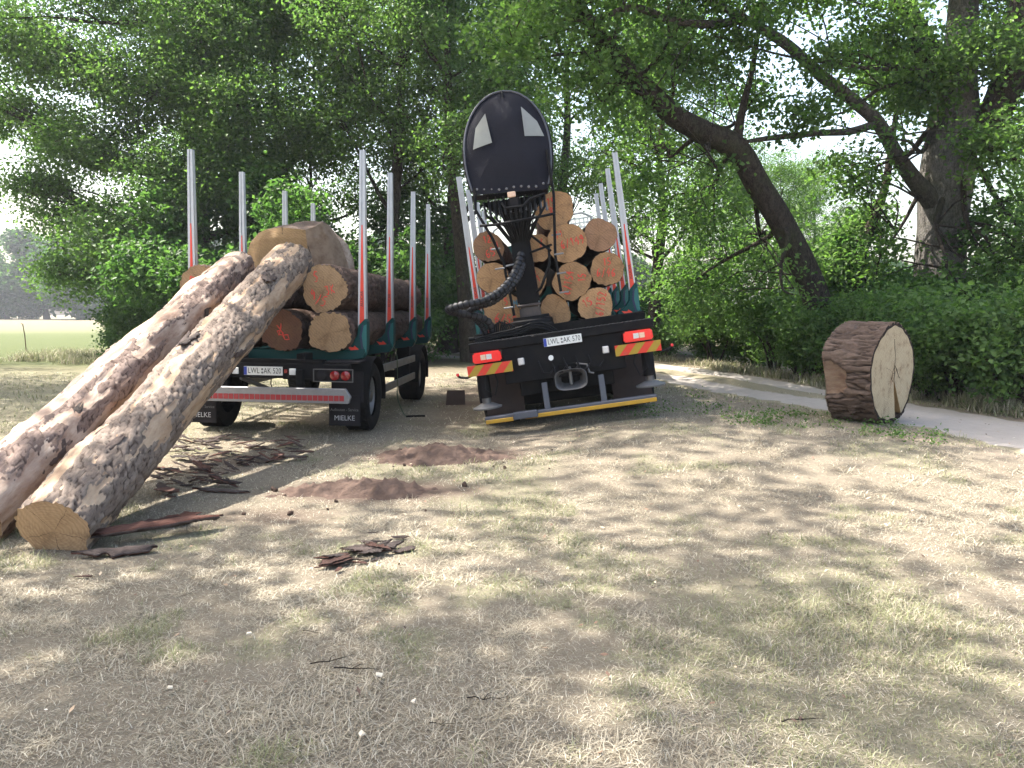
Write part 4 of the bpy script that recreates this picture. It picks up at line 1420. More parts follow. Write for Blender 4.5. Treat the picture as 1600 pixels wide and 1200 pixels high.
MB().box((CX + .0, CY - .42, 3.13), (.12, .06, .12)).build('lamp_bracket', M['flap'], tk, 0.01)
MB().tube([(CX - .17, CY - .46, 3.14), (CX - .12, CY - .5, 3.06), (CX + .12, CY - .5, 3.06), (CX + .22, CY - .48, 3.14), (CX + .42, CY - .45, 3.18)], .018, 8).build('grab_handle', M['hose'], tk, smooth=True)
# ladder: two rails with foot rungs, and a hoop
for sgn, pts in ((-1, [(CX - .50, CY - .42, 3.40), (CX - .53, CY - .45, 3.10), (CX - .36, CY - .48, 2.70), (CX - .26, CY - .40, 2.35), (CX - .22, CY - .35, 1.62)]),
                 (1, [(CX + .53, CY - .42, 3.75), (CX + .54, CY - .45, 3.15), (CX + .50, CY - .48, 2.80), (CX + .45, CY - .42, 2.35), (CX + .46, CY - .36, 1.86)])):
    rl = MB().tube(pts, .021, 8).build('ladder_rail', M['black_paint'], tk, smooth=True)
    for k in range(4):
        z_ = 2.55 - .27 * k if sgn < 0 else 2.62 - .26 * k
        x_ = CX - .30 + .02 * k if sgn < 0 else CX + .46
        MB().box((x_ - .04 * (1 if sgn < 0 else -1), CY - .44, z_), (.13, .035, .022)).build('foot_rung', M['alu_dull'], rl, 0.004)
MB().tube([(CX - .50, CY - .50, 2.88), (CX - .3, CY - .54, 2.86), (CX + .36, CY - .54, 2.88), (CX + .52, CY - .47, 2.90)], .019, 8).build('foot_rest', M['black_paint'], tk, smooth=True)
MB().tube([(CX + .12, CY - .2, 2.45), (CX + .42, CY - .38, 2.50)], .017, 8).build('ladder_brace', M['black_paint'], tk)
MB().tube([(CX + .12, CY - .2, 2.72), (CX + .40, CY - .38, 2.42)], .017, 8).build('ladder_brace', M['black_paint'], tk)
MB().tube([(CX + .38, CY - .3, 2.5), (CX + .36, CY - .32, 2.25), (CX + .2, CY - .28, 1.95), (CX + .13, CY - .2, 1.9)], .02, 8).build('column_hose', M['hose'], tk, smooth=True)
MB().tube([(CX - .26, CY - .4, 2.30), (CX - .05, CY - .3, 2.32)], .015, 8).build('ladder_brace', M['alu_dull'], tk)
# canopy
can_m = Matrix.Translation((CX - .03, CY - .42, 3.27)) @ Matrix.Rotation(R(3.5), 4, 'Y') @ Matrix.Rotation(R(-6), 4, 'X')
HC, WC = 1.36, .575


def half_w(t):
    if t < .36:
        return WC * (.86 + .14 * math.sin(t / .36 * math.pi / 2))
    return WC * max(0.0, 1 - ((t - .36) / .64) ** 2.25) ** .5


NT = 22
lt = [i / NT for i in range(NT)] + [.975, .99, 1.0]
outline = [(-half_w(t), t * HC) for t in lt] + [(half_w(t), t * HC) for t in reversed(lt[:-1])]
n_o = len(outline)


def cpt(x_, y_, z_):
    return tuple(can_m @ Vector((x_, y_, z_)))


cz_ = .6 * HC
vs, fs = [cpt(0, -.12, cz_)], []
lev = 6
for k in range(1, lev + 1):
    f = k / lev
    for x_, z_ in outline:
        a, b = x_ * f, cz_ + (z_ - cz_) * f
        rip = .008 * math.sin(a * 9 + b * 4) * (1 - f) + .05 * math.sin(a * 13 + b * 3) * max(0, .4 - b / HC) + .010 * math.sin(a * 5 - b * 7)
        vs.append(cpt(a, -.12 * (1 - f * f) + rip, b))
for i in range(n_o):
    j = (i + 1) % n_o
    fs.append((0, 1 + i, 1 + j))
    for k in range(1, lev):
        a, b = 1 + (k - 1) * n_o, 1 + k * n_o
        fs.append((a + i, b + i, b + j, a + j))
can = MB().add(vs, fs).build('canopy', M['canopy'], tk, smooth=True)
# hood behind the front panel
vs, fs = [], []
for k, (yy, sc) in enumerate(((0.004, 1.0), (.14, 1.02), (.3, 1.0), (.42, .93))):
    for x_, z_ in outline:
        vs.append(cpt(x_ * sc, yy, (z_ - HC * .3) * sc + HC * .3))
for k in range(3):
    for i in range(n_o):
        j = (i + 1) % n_o
        fs.append((k * n_o + i, (k + 1) * n_o + i, (k + 1) * n_o + j, k * n_o + j))
MB().add(vs, fs).build('canopy_hood', M['canopy'], tk, smooth=True)
arch = outline[1:-1]
MB().tube([cpt(x_ * 1.012, -.006, z_ * 1.006) for x_, z_ in arch], .013, 8).build('canopy_rim', M['galv'], can, smooth=True)
MB().tube([cpt(x_ * 1.045, .10, z_ * 1.012 + .006) for x_, z_ in arch], .02, 8).build('canopy_rim', M['hose'], can, smooth=True)
# windows of the canopy
for poly in ([(-.455, .60), (-.19, .65), (-.255, 1.06), (-.40, .88)], [(.25, .70), (.51, .70), (.43, .90), (.23, 1.11)]):
    vs = []
    c_x = sum(p[0] for p in poly) / 4
    c_z = sum(p[1] for p in poly) / 4

    def fy(a, b):
        # front panel depth at this spot
        best = .0
        ang = math.atan2(b - cz_, a)
        f = max(math.hypot(a, b - cz_) / max(1e-6, min((math.hypot(x_, z_ - cz_) for x_, z_ in outline if abs(math.atan2(z_ - cz_, x_) - ang) < .12), default=.7)), 0)
        return -.12 * (1 - min(f, 1) ** 2)
    g = 6
    pane_v, pane_f = [], []
    for i in range(g + 1):
        for j in range(g + 1):
            a, b = i / g, j / g
            q = [(1 - a) * (1 - b), a * (1 - b), a * b, (1 - a) * b]
            x_ = sum(w * p[0] for w, p in zip(q, poly))
            z_ = sum(w * p[1] for w, p in zip(q, poly))
            pane_v.append(cpt(x_, fy(x_, z_) - .022, z_))
    for i in range(g):
        for j in range(g):
            pane_f.append((i * (g + 1) + j, (i + 1) * (g + 1) + j, (i + 1) * (g + 1) + j + 1, i * (g + 1) + j + 1))
    MB().add(pane_v, pane_f).build('window_foil', M['foil'], can, smooth=True)
for k in range(10):
    x_ = -.45 + .90 * k / 9
    c = can_m @ Vector((x_, -.012 + .004 * math.sin(k), .055 + .012 * math.sin(k * 1.4) + (.02 if k in (0, 9) else 0)))
    MB().lathe([(-.012, .001), (-.012, .009), (-.006, .018), (.0, .018), (0, .001)], c, 'Y', 10).build('eyelet', M['steel'], can, smooth=True)
MB().tube([cpt(-.02, -.03, HC * 1.0), cpt(-.01, -.05, HC * .97), cpt(0, -.05, HC * .93)], .012, 6).build('canopy_strap', M['hose'], can)
# seat under the hood
MB().box((CX + .02, CY + .0, 3.42), (.46, .42, .10)).build('operator_seat', M['flap'], tk, 0.03, seg=2)
MB().box((CX + .02, CY + .19, 3.74), (.44, .09, .56)).build('seat_back', M['flap'], tk, 0.03, seg=2)
MB().tube([(CX, CY, 3.0), (CX + .02, CY, 3.38)], .07, 12).build('seat_post', M['chassis'], tk)

# hose loops at the left of the column, wrapped in spiral guard
TKI = TRUCK.inverted()


def hp(px, py, d):
    return TKI @ P(px, py, d)


def wrapped_hose(pts, r, name, wrap=True):
    c = [Vector(p) for p in _catmull(np.array([tuple(p) for p in pts]), 10)]
    h = MB().tube(c, r, 10).build(name, M['hose'], tk, smooth=True)
    if wrap:
        i, acc = 0, 0.0
        seg = []
        L = [0.0]
        for a, b in zip(c[:-1], c[1:]):
            L.append(L[-1] + (b - a).length)
        total = L[-1]
        pitch = r * 1.6

        def at(sv_):
            for k in range(len(L) - 1):
                if L[k + 1] >= sv_:
                    f = (sv_ - L[k]) / max(1e-6, L[k + 1] - L[k])
                    return c[k].lerp(c[k + 1], f)
            return c[-1]
        q = 0.02
        while q + pitch * .8 < total:
            MB().tube([at(q), at(q + pitch * .34), at(q + pitch * .68)], [r * 1.18, r * 1.26, r * 1.18], 12).build('spiral_guard', M['hose_wrap'], h, smooth=True)
            q += pitch
    return h


wrapped_hose([hp(815, 395, 11.15), hp(805, 425, 11.0), hp(785, 452, 10.85), hp(755, 470, 10.75), hp(722, 477, 10.75), hp(701, 484, 10.85), hp(716, 489, 11.0), hp(742, 494, 11.05), hp(762, 502, 11.1), hp(771, 520, 11.15)], .045, 'crane_hose')
wrapped_hose([hp(818, 412, 11.1), hp(808, 437, 10.95), hp(792, 455, 10.9), hp(770, 472, 10.88), hp(745, 480, 10.95), hp(733, 488, 11.05), hp(742, 499, 11.12), hp(752, 508, 11.15), hp(760, 522, 11.18)], .036, 'crane_hose')
wrapped_hose([hp(816, 402, 11.2), hp(812, 430, 11.12), hp(800, 450, 11.05)], .03, 'crane_hose')
for k in range(7):
    MB().tube([hp(772 + 3 * k, 524, 11.12), hp(774 + 3 * k, 507 - (k % 3) * 3, 11.08), hp(782 + 3.5 * k, 503 + k, 11.08), hp(790 + 3 * k, 525, 11.1)], .013, 7).build('loop_hose', M['hose'], tk, smooth=True)
for k in range(3):
    wrapped_hose([hp(742, 536 - 3 * k, 11.02), hp(775, 527 - 3 * k, 11.0), hp(808, 521 - 4 * k, 11.0), hp(835, 512 - 4 * k, 11.0), hp(855, 515 - 4 * k, 11.02), hp(870, 524 - 4 * k, 11.06)], .013, 'deck_hose', False)
mbc = [hp(733, 530, 11.05), hp(745, 528.5, 11.05), hp(770, 526, 11.05)]
MB().tube(mbc, .028, 8).build('cable_chain', M['hose'], tk, smooth=True)

# board lying against the ground between the vehicles
bd = P(711, 611, 14.6)
brd = thing('wooden_pad', 'brown wooden support pad standing on the bare soil between trailer and truck', 'pad', matrix=Matrix.Translation((bd.x, 14.6, gz1(bd.x, 14.6))) @ Matrix.Rotation(R(4), 4, 'Z') @ Matrix.Rotation(R(-14), 4, 'X'))
MB().prism([(-.17, -.01), (.185, -.01), (.18, .27), (-.15, .265)], -.03, .03).build('pad_board', M['wood_board'], brd, 0.006)

# ------------------------------------------------------------------ vegetation
def leaf_cloud(name, lobes, n_leaves, size, seed, per=42, cr=0.55, shell=0.45, drop=0.0):
    """a crown of small folded leaves in clumps spread through ellipsoid lobes (x, y, z, rx, ry, rz)"""
    g = np.random.default_rng(seed)
    L = np.array(lobes, float)
    w = L[:, 3] * L[:, 4] * L[:, 5]
    w = w ** 0.8
    nc = max(4, n_leaves // per)
    k = g.choice(len(L), nc, p=w / w.sum())
    d = g.normal(size=(nc, 3))
    d /= np.linalg.norm(d, axis=1)[:, None]
    rad = g.random(nc) ** shell
    c = L[k, :3] + d * L[k, 3:6] * rad[:, None]
    cw = g.random(nc)                                   # clump tone
    cs = cr * g.uniform(0.6, 1.35, nc)
    cnt = g.integers(int(per * 0.55), int(per * 1.45), nc)
    ci = np.repeat(np.arange(nc), cnt)
    n = len(ci)
    p = c[ci] + g.normal(size=(n, 3)) * cs[ci][:, None] * np.array([1, 1, 0.55]) * 0.62
    p[:, 2] -= drop * np.abs(g.normal(size=n)) * cs[ci]
    nr = g.normal(size=(n, 3)) * 0.75 + np.array([0, 0, 0.75]) + d[ci] * 0.35
    nr /= np.linalg.norm(nr, axis=1)[:, None]
    a = np.cross(nr, g.normal(size=(n, 3)))
    a /= np.linalg.norm(a, axis=1)[:, None]
    b = np.cross(nr, a)
    s = size * g.uniform(0.65, 1.3, n)[:, None]
    fold = s * 0.14
    V = np.stack([p - a * s * 0.5, p + b * s * 0.33 + nr * fold + a * s * 0.05, p + a * s * 0.5 - nr * fold * 0.8, p - b * s * 0.33 + nr * fold + a * s * 0.05], 1).reshape(-1, 3)
    F = (np.arange(n) * 4)[:, None] + np.array([[0, 1, 2], [0, 2, 3]]).reshape(1, 6)
    F = F.reshape(-1, 3)
    rnd = np.repeat(np.clip(0.55 * g.random(n) + 0.45 * cw[ci], 0, 1), 4)
    return mesh_np(name, V, F, {'rnd': rnd}), c


def limb_np(pts, radii, n=12, seed=0, rough=0.06, per=6):
    """tapered, slightly gnarled tube through pts: vertices and faces"""
    A = _catmull(np.array([tuple(p) for p in pts], float), per)
    rr = np.interp(np.linspace(0, len(pts) - 1, len(A)), np.arange(len(pts)), radii)
    d = np.gradient(A, axis=0)
    d /= np.linalg.norm(d, axis=1)[:, None]
    up = np.array([0.31, 0.95, 0.05])
    V = []
    th = np.linspace(0, 2 * math.pi, n, endpoint=False)
    for i in range(len(A)):
        a = np.cross(d[i], up)
        a /= np.linalg.norm(a)
        b = np.cross(d[i], a)
        ring = np.outer(np.cos(th), a) + np.outer(np.sin(th), b)
        q = A[i] + ring * rr[i]
        k = 1 + rough * 2 * (fbm(ring[:, 0] * 2.5 + seed, ring[:, 1] * 2.5 + ring[:, 2], np.full(n, i * 0.35), 3, seed) - 0.5)
        V.append(A[i] + ring * (rr[i] * k)[:, None])
    return np.concatenate(V), grid_faces(n, len(A), True)


def limb(name, parts, material, parent):
    """one mesh out of connected limbs: parts = [(pts, radii, sides)]"""
    Vs, Fs, o = [], [], 0
    for j, (pts, radii, n) in enumerate(parts):
        v, f = limb_np(pts, radii, n, seed=j + len(pts), per=5 if n > 6 else 3)
        Vs.append(v)
        Fs.append(f + o)
        o += len(v)
    return obj(name, mesh_np(name, np.concatenate(Vs), np.concatenate(Fs), smooth=True), material, parent)


def twigs(g, start, ends, r):
    """side branches from a point on a branch to clump centres"""
    out = []
    for e in ends:
        mid = start * 0.45 + e * 0.55 + g.normal(size=3) * 0.25 + np.array([0, 0, 0.2])
        out.append(([start, mid, e], [r, r * 0.6, r * 0.2], 5))
    return out


def dress(root, lobes, n_leaves, size, seed, leaf, bark, trunk_pts, trunk_r, attach, br=0.42, **kw):
    """crown and one branch for each lobe, leaving the trunk polyline at 'attach' (index into it)"""
    g = np.random.default_rng(seed + 500)
    me, clumps = leaf_cloud('crown', lobes, n_leaves, size, seed, **kw)
    cr = obj('crown', me, M[leaf], root)
    cr['kind'] = 'stuff'
    for i, lb in enumerate(lobes):
        c = np.array(lb[:3])
        a = np.array(trunk_pts[min(attach[i % len(attach)], len(trunk_pts) - 1)], float)
        r = trunk_r[min(attach[i % len(attach)], len(trunk_r) - 1)] * br
        v = c - a
        mid = a + v * 0.5 + np.array([0, 0, -0.06 * np.linalg.norm(v)]) + g.normal(size=3) * 0.12 * np.linalg.norm(v) * 0.4
        parts = [([a, a + v * 0.2 + g.normal(size=3) * 0.1, mid, a + v * 0.8 + g.normal(size=3) * 0.2, c + v * 0.1], [r, r * 0.85, r * 0.62, r * 0.4, r * 0.15], 8)]
        dd = np.linalg.norm(clumps - c, axis=1)
        near_ = clumps[np.argsort(dd)[:60]]
        pick = near_[g.choice(len(near_), min(9, len(near_)), replace=False)]
        for q, e in enumerate(pick):
            s0 = (mid, a + v * 0.8, c)[q % 3]
            parts += twigs(g, np.array(s0), [e], r * 0.28)
        limb('branch', parts, M[bark], root)
    return cr


def make_tree(name, label, cat, H, CR, TRr, base, seed, leaf, n_leaves, size, group=None, bark='trunk_dark', nl=10, flat=0.75, spread=0.95, **kw):
    g = np.random.default_rng(seed)
    root = thing(name, label, cat, group=group)
    tp, tr_ = [], []
    K = 7
    lean = g.normal(size=2) * 0.06 * H
    for i in range(K):
        f = i / (K - 1)
        tp.append((lean[0] * f + g.normal() * 0.10 * f * 2, lean[1] * f + g.normal() * 0.10 * f * 2, -0.15 + f * H * 0.82))
        tr_.append(TRr * (1.35 if i == 0 else 1.0) * (1 - 0.86 * f))
    limb('trunk', [(tp, tr_, 14)], M[bark], root)
    lobes, att = [], []
    for i in range(nl):
        f = (i + 0.5) / nl
        z = base + (H - base) * (0.12 + 0.8 * f)
        ring = CR * (0.35 + 0.6 * math.sin(math.pi * min(1, 0.15 + 0.8 * f))) * spread * (0.75 if i % 2 else 1) * (1 - 0.55 * max(0, f - 0.6))
        a = i * 2.4 + g.normal() * 0.3
        rl = CR * g.uniform(0.36, 0.52)
        lobes.append((lean[0] * f + math.cos(a) * ring * 0.72, lean[1] * f + math.sin(a) * ring * 0.72, z, rl, rl, rl * flat))
        att.append(max(1, min(K - 2, int((z - rl * 0.6) / (H * 0.82) * (K - 1)))))
    dress(root, lobes, n_leaves, size, seed, leaf, bark, tp, tr_, att, **kw)
    return root


def place(o, x_, y_, rz=0.0, s=1.0, dz=0.0, label=None, sz=None):
    o.location = (x_, y_, gz1(x_, y_) + dz)
    o.rotation_euler = (0, 0, rz)
    o.scale = (s, s, sz or s)
    if label:
        o['label'] = label
    return o


M['trunk_mid'] = tree_bark('brown grey limb bark', (0.03, 0.025, 0.02), (0.115, 0.10, 0.085))
# --- the big grey oak at the right, its trunk forking
OA = Vector((10.15, 19.0, gz1(10.15, 19.0)))


def rel(px, py, d, o):
    return tuple(P(px, py, d) - o)


oakA = thing('oak_tree', 'big oak with thick pale grey forked trunk beyond the track', 'tree', loc=OA)
tA = [(0.0, 0, -.2), rel(1466, 520, 19, OA), rel(1467, 440, 19, OA), rel(1472, 350, 19, OA), rel(1480, 270, 19, OA), rel(1490, 190, 19, OA), rel(1497, 110, 19, OA), rel(1505, 0, 19.2, OA), rel(1500, -160, 19.4, OA)]
rA = [.78, .60, .56, .53, .60, .55, .40, .30, .12]
limb('trunk', [(tA, rA, 22)], M['trunk_grey'], oakA)
limb('branch', [([rel(1478, 250, 19, OA), rel(1520, 215, 18.8, OA), rel(1560, 165, 18.4, OA), rel(1585, 90, 18, OA), rel(1600, 0, 17.6, OA), rel(1630, -120, 17.4, OA)], [.40, .36, .36, .34, .26, .1], 14)], M['trunk_dark'], oakA)
limb('branch', [([rel(1478, 345, 18.95, OA), rel(1455, 312, 18.8, OA), rel(1430, 283, 18.65, OA), rel(1400, 240, 18.4, OA), rel(1372, 192, 18.1, OA), rel(1335, 158, 17.8, OA), rel(1285, 120, 17.5, OA), rel(1230, 70, 17.2, OA), rel(1165, 30, 17, OA), rel(1085, -10, 16.8, OA)], [.27, .24, .19, .16, .145, .14, .125, .115, .09, .05], 12),
                 ([rel(1165, 30, 17, OA), rel(1110, 38, 16.6, OA), rel(1050, 32, 16.3, OA), rel(990, 12, 16, OA), rel(930, 30, 15.8, OA), rel(880, 30, 15.6, OA)], [.10, .085, .075, .07, .05, .03], 8),
                 ([rel(1372, 192, 18.1, OA), rel(1330, 205, 17.8, OA), rel(1280, 208, 17.5, OA), rel(1210, 215, 17.2, OA), rel(1160, 222, 17, OA)], [.09, .08, .07, .06, .03], 8)], M['trunk_mid'], oakA)
limb('branch', [([rel(1480, 130, 19, OA), rel(1440, 60, 18.8, OA), rel(1412, 0, 18.4, OA), rel(1400, -90, 18.2, OA)], [.3, .26, .22, .08], 10)], M['trunk_dark'], oakA)


def lobe(px, py, d, rpx, rpy, o, deep=1.0):
    c = P(px, py, d) - o
    return (c.x, c.y, c.z, rpx * d / 1250, rpx * d / 1250 * deep, rpy * d / 1250)


lobA = [lobe(1380, 60, 18, 80, 70, OA), lobe(1560, 240, 16.8, 62, 70, OA), lobe(1540, 80, 17.5, 75, 70, OA), lobe(1620, 400, 16.5, 70, 110, OA), lobe(1445, 150, 18.2, 45, 45, OA), lobe(1375, 400, 18.8, 40, 50, OA),
        lobe(1575, 470, 17.0, 50, 60, OA), lobe(1260, 180, 17, 55, 45, OA), lobe(1330, 280, 18.5, 60, 40, OA), lobe(1150, 60, 16.6, 75, 55, OA), lobe(1700, 150, 18, 120, 150, OA), lobe(1500, -100, 19, 190, 80, OA), lobe(1250, -40, 17.5, 130, 60, OA), lobe(1660, -40, 19, 140, 120, OA), lobe(1300, 95, 16.6, 45, 32, OA), lobe(1400, 215, 17.0, 32, 26, OA), lobe(1480, 420, 17.6, 26, 22, OA)]
dress(oakA, lobA, 66000, 0.12, 301, 'leaf_oak', 'trunk_dark', tA, rA, [6, 5, 6, 5, 6, 5, 5, 6, 5, 6, 6, 8, 7, 7, 6, 5, 4], br=.16, per=38, cr=0.45, shell=0.55)

# --- the leaning dark oak
OB = Vector((6.95, 17.8, gz1(6.95, 17.8)))
oakB = thing('oak_tree', 'dark oak leaning far over above the stacked truck load', 'tree', loc=OB)
tB = [(0.15, 0, -.2), rel(1284, 500, 17.8, OB), rel(1262, 430, 17.7, OB), rel(1222, 350, 17.5, OB), rel(1185, 290, 17.3, OB), rel(1150, 232, 17.1, OB), rel(1100, 207, 16.9, OB), rel(1050, 178, 16.6, OB), rel(1000, 130, 16.3, OB), rel(955, 80, 16, OB), rel(900, 0, 15.8, OB), rel(860, -120, 15.6, OB)]
rB = [.44, .31, .285, .26, .26, .26, .235, .22, .2, .17, .12, .05]
limb('trunk', [(tB, rB, 18)], M['trunk_dark'], oakB)
limb('branch', [([rel(1150, 232, 17.1, OB), rel(1158, 180, 17.2, OB), rel(1175, 110, 17.4, OB), rel(1190, 20, 17.6, OB)], [.12, .085, .06, .03], 8)], M['trunk_dark'], oakB)
lobB = [lobe(930, 130, 15.8, 85, 80, OB), lobe(1060, 90, 16.6, 90, 60, OB), lobe(1000, 260, 17.5, 75, 70, OB), lobe(1090, 330, 18.5, 80, 80, OB), lobe(1200, 400, 19, 80, 80, OB), lobe(900, 0, 15.6, 120, 70, OB),
        lobe(1080, -20, 16.6, 140, 60, OB), lobe(980, -120, 16.5, 200, 80, OB), lobe(1180, 150, 18, 60, 40, OB), lobe(800, 60, 15.5, 80, 60, OB), lobe(1080, 450, 19.5, 70, 70, OB), lobe(1015, 150, 15.4, 55, 40, OB), lobe(1120, 262, 16.2, 32, 22, OB), lobe(1240, 450, 16.6, 34, 36, OB)]
lobB += [(1.0 - OB.x, 13.4 - OB.y, 10.2, 3.0, 3.0, 2.0), (3.4 - OB.x, 14.8 - OB.y, 11.0, 3.0, 3.0, 2.0), (-1.4 - OB.x, 13.0 - OB.y, 11.6, 2.8, 2.8, 2.0)]  # high lobes added above the view, to cast shade on the track
dress(oakB, lobB, 78000, 0.115, 302, 'leaf_mid', 'trunk_dark', tB, rB, [8, 7, 6, 5, 4, 10, 8, 10, 6, 9, 3, 8, 6, 3, 10, 9, 10], br=.25, per=38, cr=0.45, shell=0.5)

# --- slim tree between the two
OC = Vector((P(1335, 560, 19.5).x, 19.5, gz1(8.5, 19.5)))
slim = thing('slim_tree', 'slim dark tree trunk between the leaning oak and the grey oak', 'tree', loc=OC)
tC = [(0, 0, -.2), rel(1336, 480, 19.5, OC), rel(1340, 420, 19.5, OC), rel(1352, 375, 19.5, OC), rel(1378, 310, 19.5, OC), rel(1390, 250, 19.4, OC), rel(1400, 180, 19.4, OC), rel(1420, 60, 19.4, OC)]
rC = [.22, .17, .16, .14, .10, .08, .06, .03]
limb('trunk', [(tC, rC, 12)], M['trunk_dark'], slim)
dress(slim, [lobe(1350, 350, 20, 45, 35, OC), lobe(1300, 420, 20, 50, 40, OC), lobe(1400, 470, 20, 50, 40, OC), lobe(1410, 120, 19.8, 60, 50, OC)], 11000, 0.13, 303, 'leaf_mid', 'trunk_dark', tC, rC, [4, 3, 2, 6], per=34, cr=0.4)

# --- the wide oak at the left with boughs to the ground
OD = Vector((-11.6, 29.5, gz1(-11.6, 29.5)))
oakD = thing('oak_tree', 'wide dense oak whose low boughs hang over the meadow', 'tree', loc=OD)
tD = [(0, 0, -.2), (.1, 0, 2), (.0, .1, 4.2), (.3, .1, 6.4), (.2, 0, 9), (.4, .2, 12), (.3, .1, 15)]
rD = [.75, .55, .5, .46, .38, .26, .1]
limb('trunk', [(tD, rD, 16)], M['trunk_dark'], oakD)
lobD = [lobe(120, 430, 29, 70, 40, OD), lobe(90, 330, 29, 60, 45, OD), lobe(190, 370, 27, 95, 60, OD), lobe(150, 230, 28, 90, 55, OD), lobe(290, 290, 27, 95, 75, OD), lobe(230, 140, 28, 100, 70, OD), lobe(380, 190, 28, 100, 80, OD), lobe(330, 60, 29, 110, 75, OD),
        lobe(430, 330, 29, 80, 70, OD), lobe(240, 440, 28, 80, 30, OD), lobe(200, -40, 30, 140, 90, OD), lobe(420, -30, 30, 120, 90, OD), lobe(60, 190, 30, 70, 40, OD), lobe(20, 30, 28, 80, 45, OD), lobe(-20, 160, 29, 60, 45, OD), lobe(55, 285, 29, 55, 36, OD), lobe(110, 95, 28, 80, 55, OD), lobe(40, 90, 29, 70, 50, OD)]
dress(oakD, lobD, 150000, 0.13, 304, 'leaf_mid', 'trunk_dark', tD, rD, [1, 2, 1, 3, 2, 4, 3, 5, 2, 1, 6, 5, 3, 5, 3, 2, 4, 4], per=44, cr=0.62, shell=0.42)

# --- the wood behind the vehicles
GW = 'trees of the wood behind the vehicles'
broad = make_tree('woodland_tree', 'tall broadleaf tree in the wood behind the vehicles', 'tree', 17.5, 5.0, .36, 4.2, 41, 'leaf_oak', 46000, .135, GW, nl=12, per=40, cr=.6)
tall = make_tree('woodland_tree', 'tall broadleaf tree in the wood behind the vehicles', 'tree', 19.0, 4.2, .30, 5.5, 42, 'leaf_mid', 42000, .135, GW, nl=12, per=40, cr=.55, flat=1.0)
place(broad, P(480, 540, 32).x, 32.0, 0.4, 1.0, label='tall woodland tree behind the trailer stakes')
place(tall, P(600, 540, 29).x, 29.0, 1.0, 1.0, label='tall woodland tree whose trunk shows between the front trailer stakes')
for px, d, rz, s_, proto in ((700, 33, 2.0, 1.0, 'b'), (735, 27, 4.4, .9, 't'), (850, 35, 3.1, 1.0, 'b'), (1020, 24.5, 1.9, .62, 'b'), (1110, 29, .7, .42, 't'), (1190, 33, 2.9, .46, 'b'), (370, 38, 1.3, 1.0, 't'),
                              (1280, 36, 4.1, .45, 't'), (1640, 27, 2.2, .55, 'b')):
    o = copy_tree(broad if proto == 'b' else tall)
    place(o, P(px, 540, d).x, d, rz, s_)
    o['label'] = ('low woodland tree behind the leaning oak' if s_ < .5 else 'woodland tree with dark trunk seen between trailer and truck' if 690 < px < 740 else 'woodland tree behind the truck load' if 840 < px < 1030 else
                  'tall woodland tree behind the trailer stakes' if px < 600 else 'bushy woodland tree behind the grey oak' if px > 1500 else 'woodland tree standing behind the crane canopy')

# --- trees beside and behind the camera whose shade dapples the grass
GS = 'oaks beside the clearing that shade the grass'
shade = make_tree('oak_tree', 'oak beside the clearing that dapples the dry grass with shade', 'tree', 15.5, 5.2, .24, 6.8, 43, 'leaf_oak', 12000, .17, GS, nl=10, per=34, cr=.55)
SHADE = [(-11.6, 16.0, .3, 1.6), (-7.4, 3.0, 2.1, 1.3), (-19.0, 17.0, 1.1, 1.3), (-27.0, 25.5, 3.3, 1.35)]
place(shade, *SHADE[0])
for q in SHADE[1:]:
    place(copy_tree(shade), *q)

# --- shrubs of the understorey
def make_shrub(name, label, cat, H, Rr, n_leaves, size, seed, group, leaf='leaf_shrub'):
    g = np.random.default_rng(seed)
    root = thing(name, label, cat, group=group)
    lobes = []
    for i in range(7):
        a = i * 2.4
        rr = Rr * (.25 + .5 * g.random())
        z_ = H * (.22 + .62 * g.random())
        q = Rr * g.uniform(.42, .62)
        lobes.append((math.cos(a) * rr, math.sin(a) * rr, z_, q, q, min(q * .9, z_ * .98)))
    me, clumps = leaf_cloud('foliage', lobes, n_leaves, size, seed, per=26, cr=.26, shell=.5)
    f = obj('foliage', me, M[leaf], root)
    f['kind'] = 'stuff'
    for k in range(6):
        e = clumps[g.integers(len(clumps))]
        limb('stem', [([(g.normal() * .08, g.normal() * .08, -.1), e * .5 + np.array([0, 0, .15]), e], [.028, .02, .008], 5)], M['trunk_dark'], root)
    return root


GU = 'shrubs of the understorey along the track'
LS = 'leafy shrub in the dense understorey beyond the track'
sA = make_shrub('shrub', LS, 'shrub', 2.6, 1.35, 9000, .105, 61, GU)
sB = make_shrub('shrub', LS, 'shrub', 1.7, 1.15, 7000, .09, 62, GU, 'leaf_mid')
sC = make_shrub('shrub', LS, 'shrub', 3.6, 1.6, 11000, .115, 63, GU)
protos, used = [sA, sB, sC], [False] * 3
spots = []
rs = random.Random(9)
for i in range(len(TC)):
    if 30 <= i < 118 and i % 4 == 0:
        y_ = TC[i, 1]
        for row, (off, kind) in enumerate(((2.35, 1), (3.5, 0), (5.2, 2))):
            o_ = off + rs.uniform(-.2, .8) + (.0 if y_ > 11 else .6)
            spots.append((TC[i, 0] + TNRM[i, 0] * o_, TC[i, 1] + TNRM[i, 1] * o_ + rs.uniform(-.8, .8), kind, rs.choice((.5, .65, .8, .95, 1.1, 1.2))))
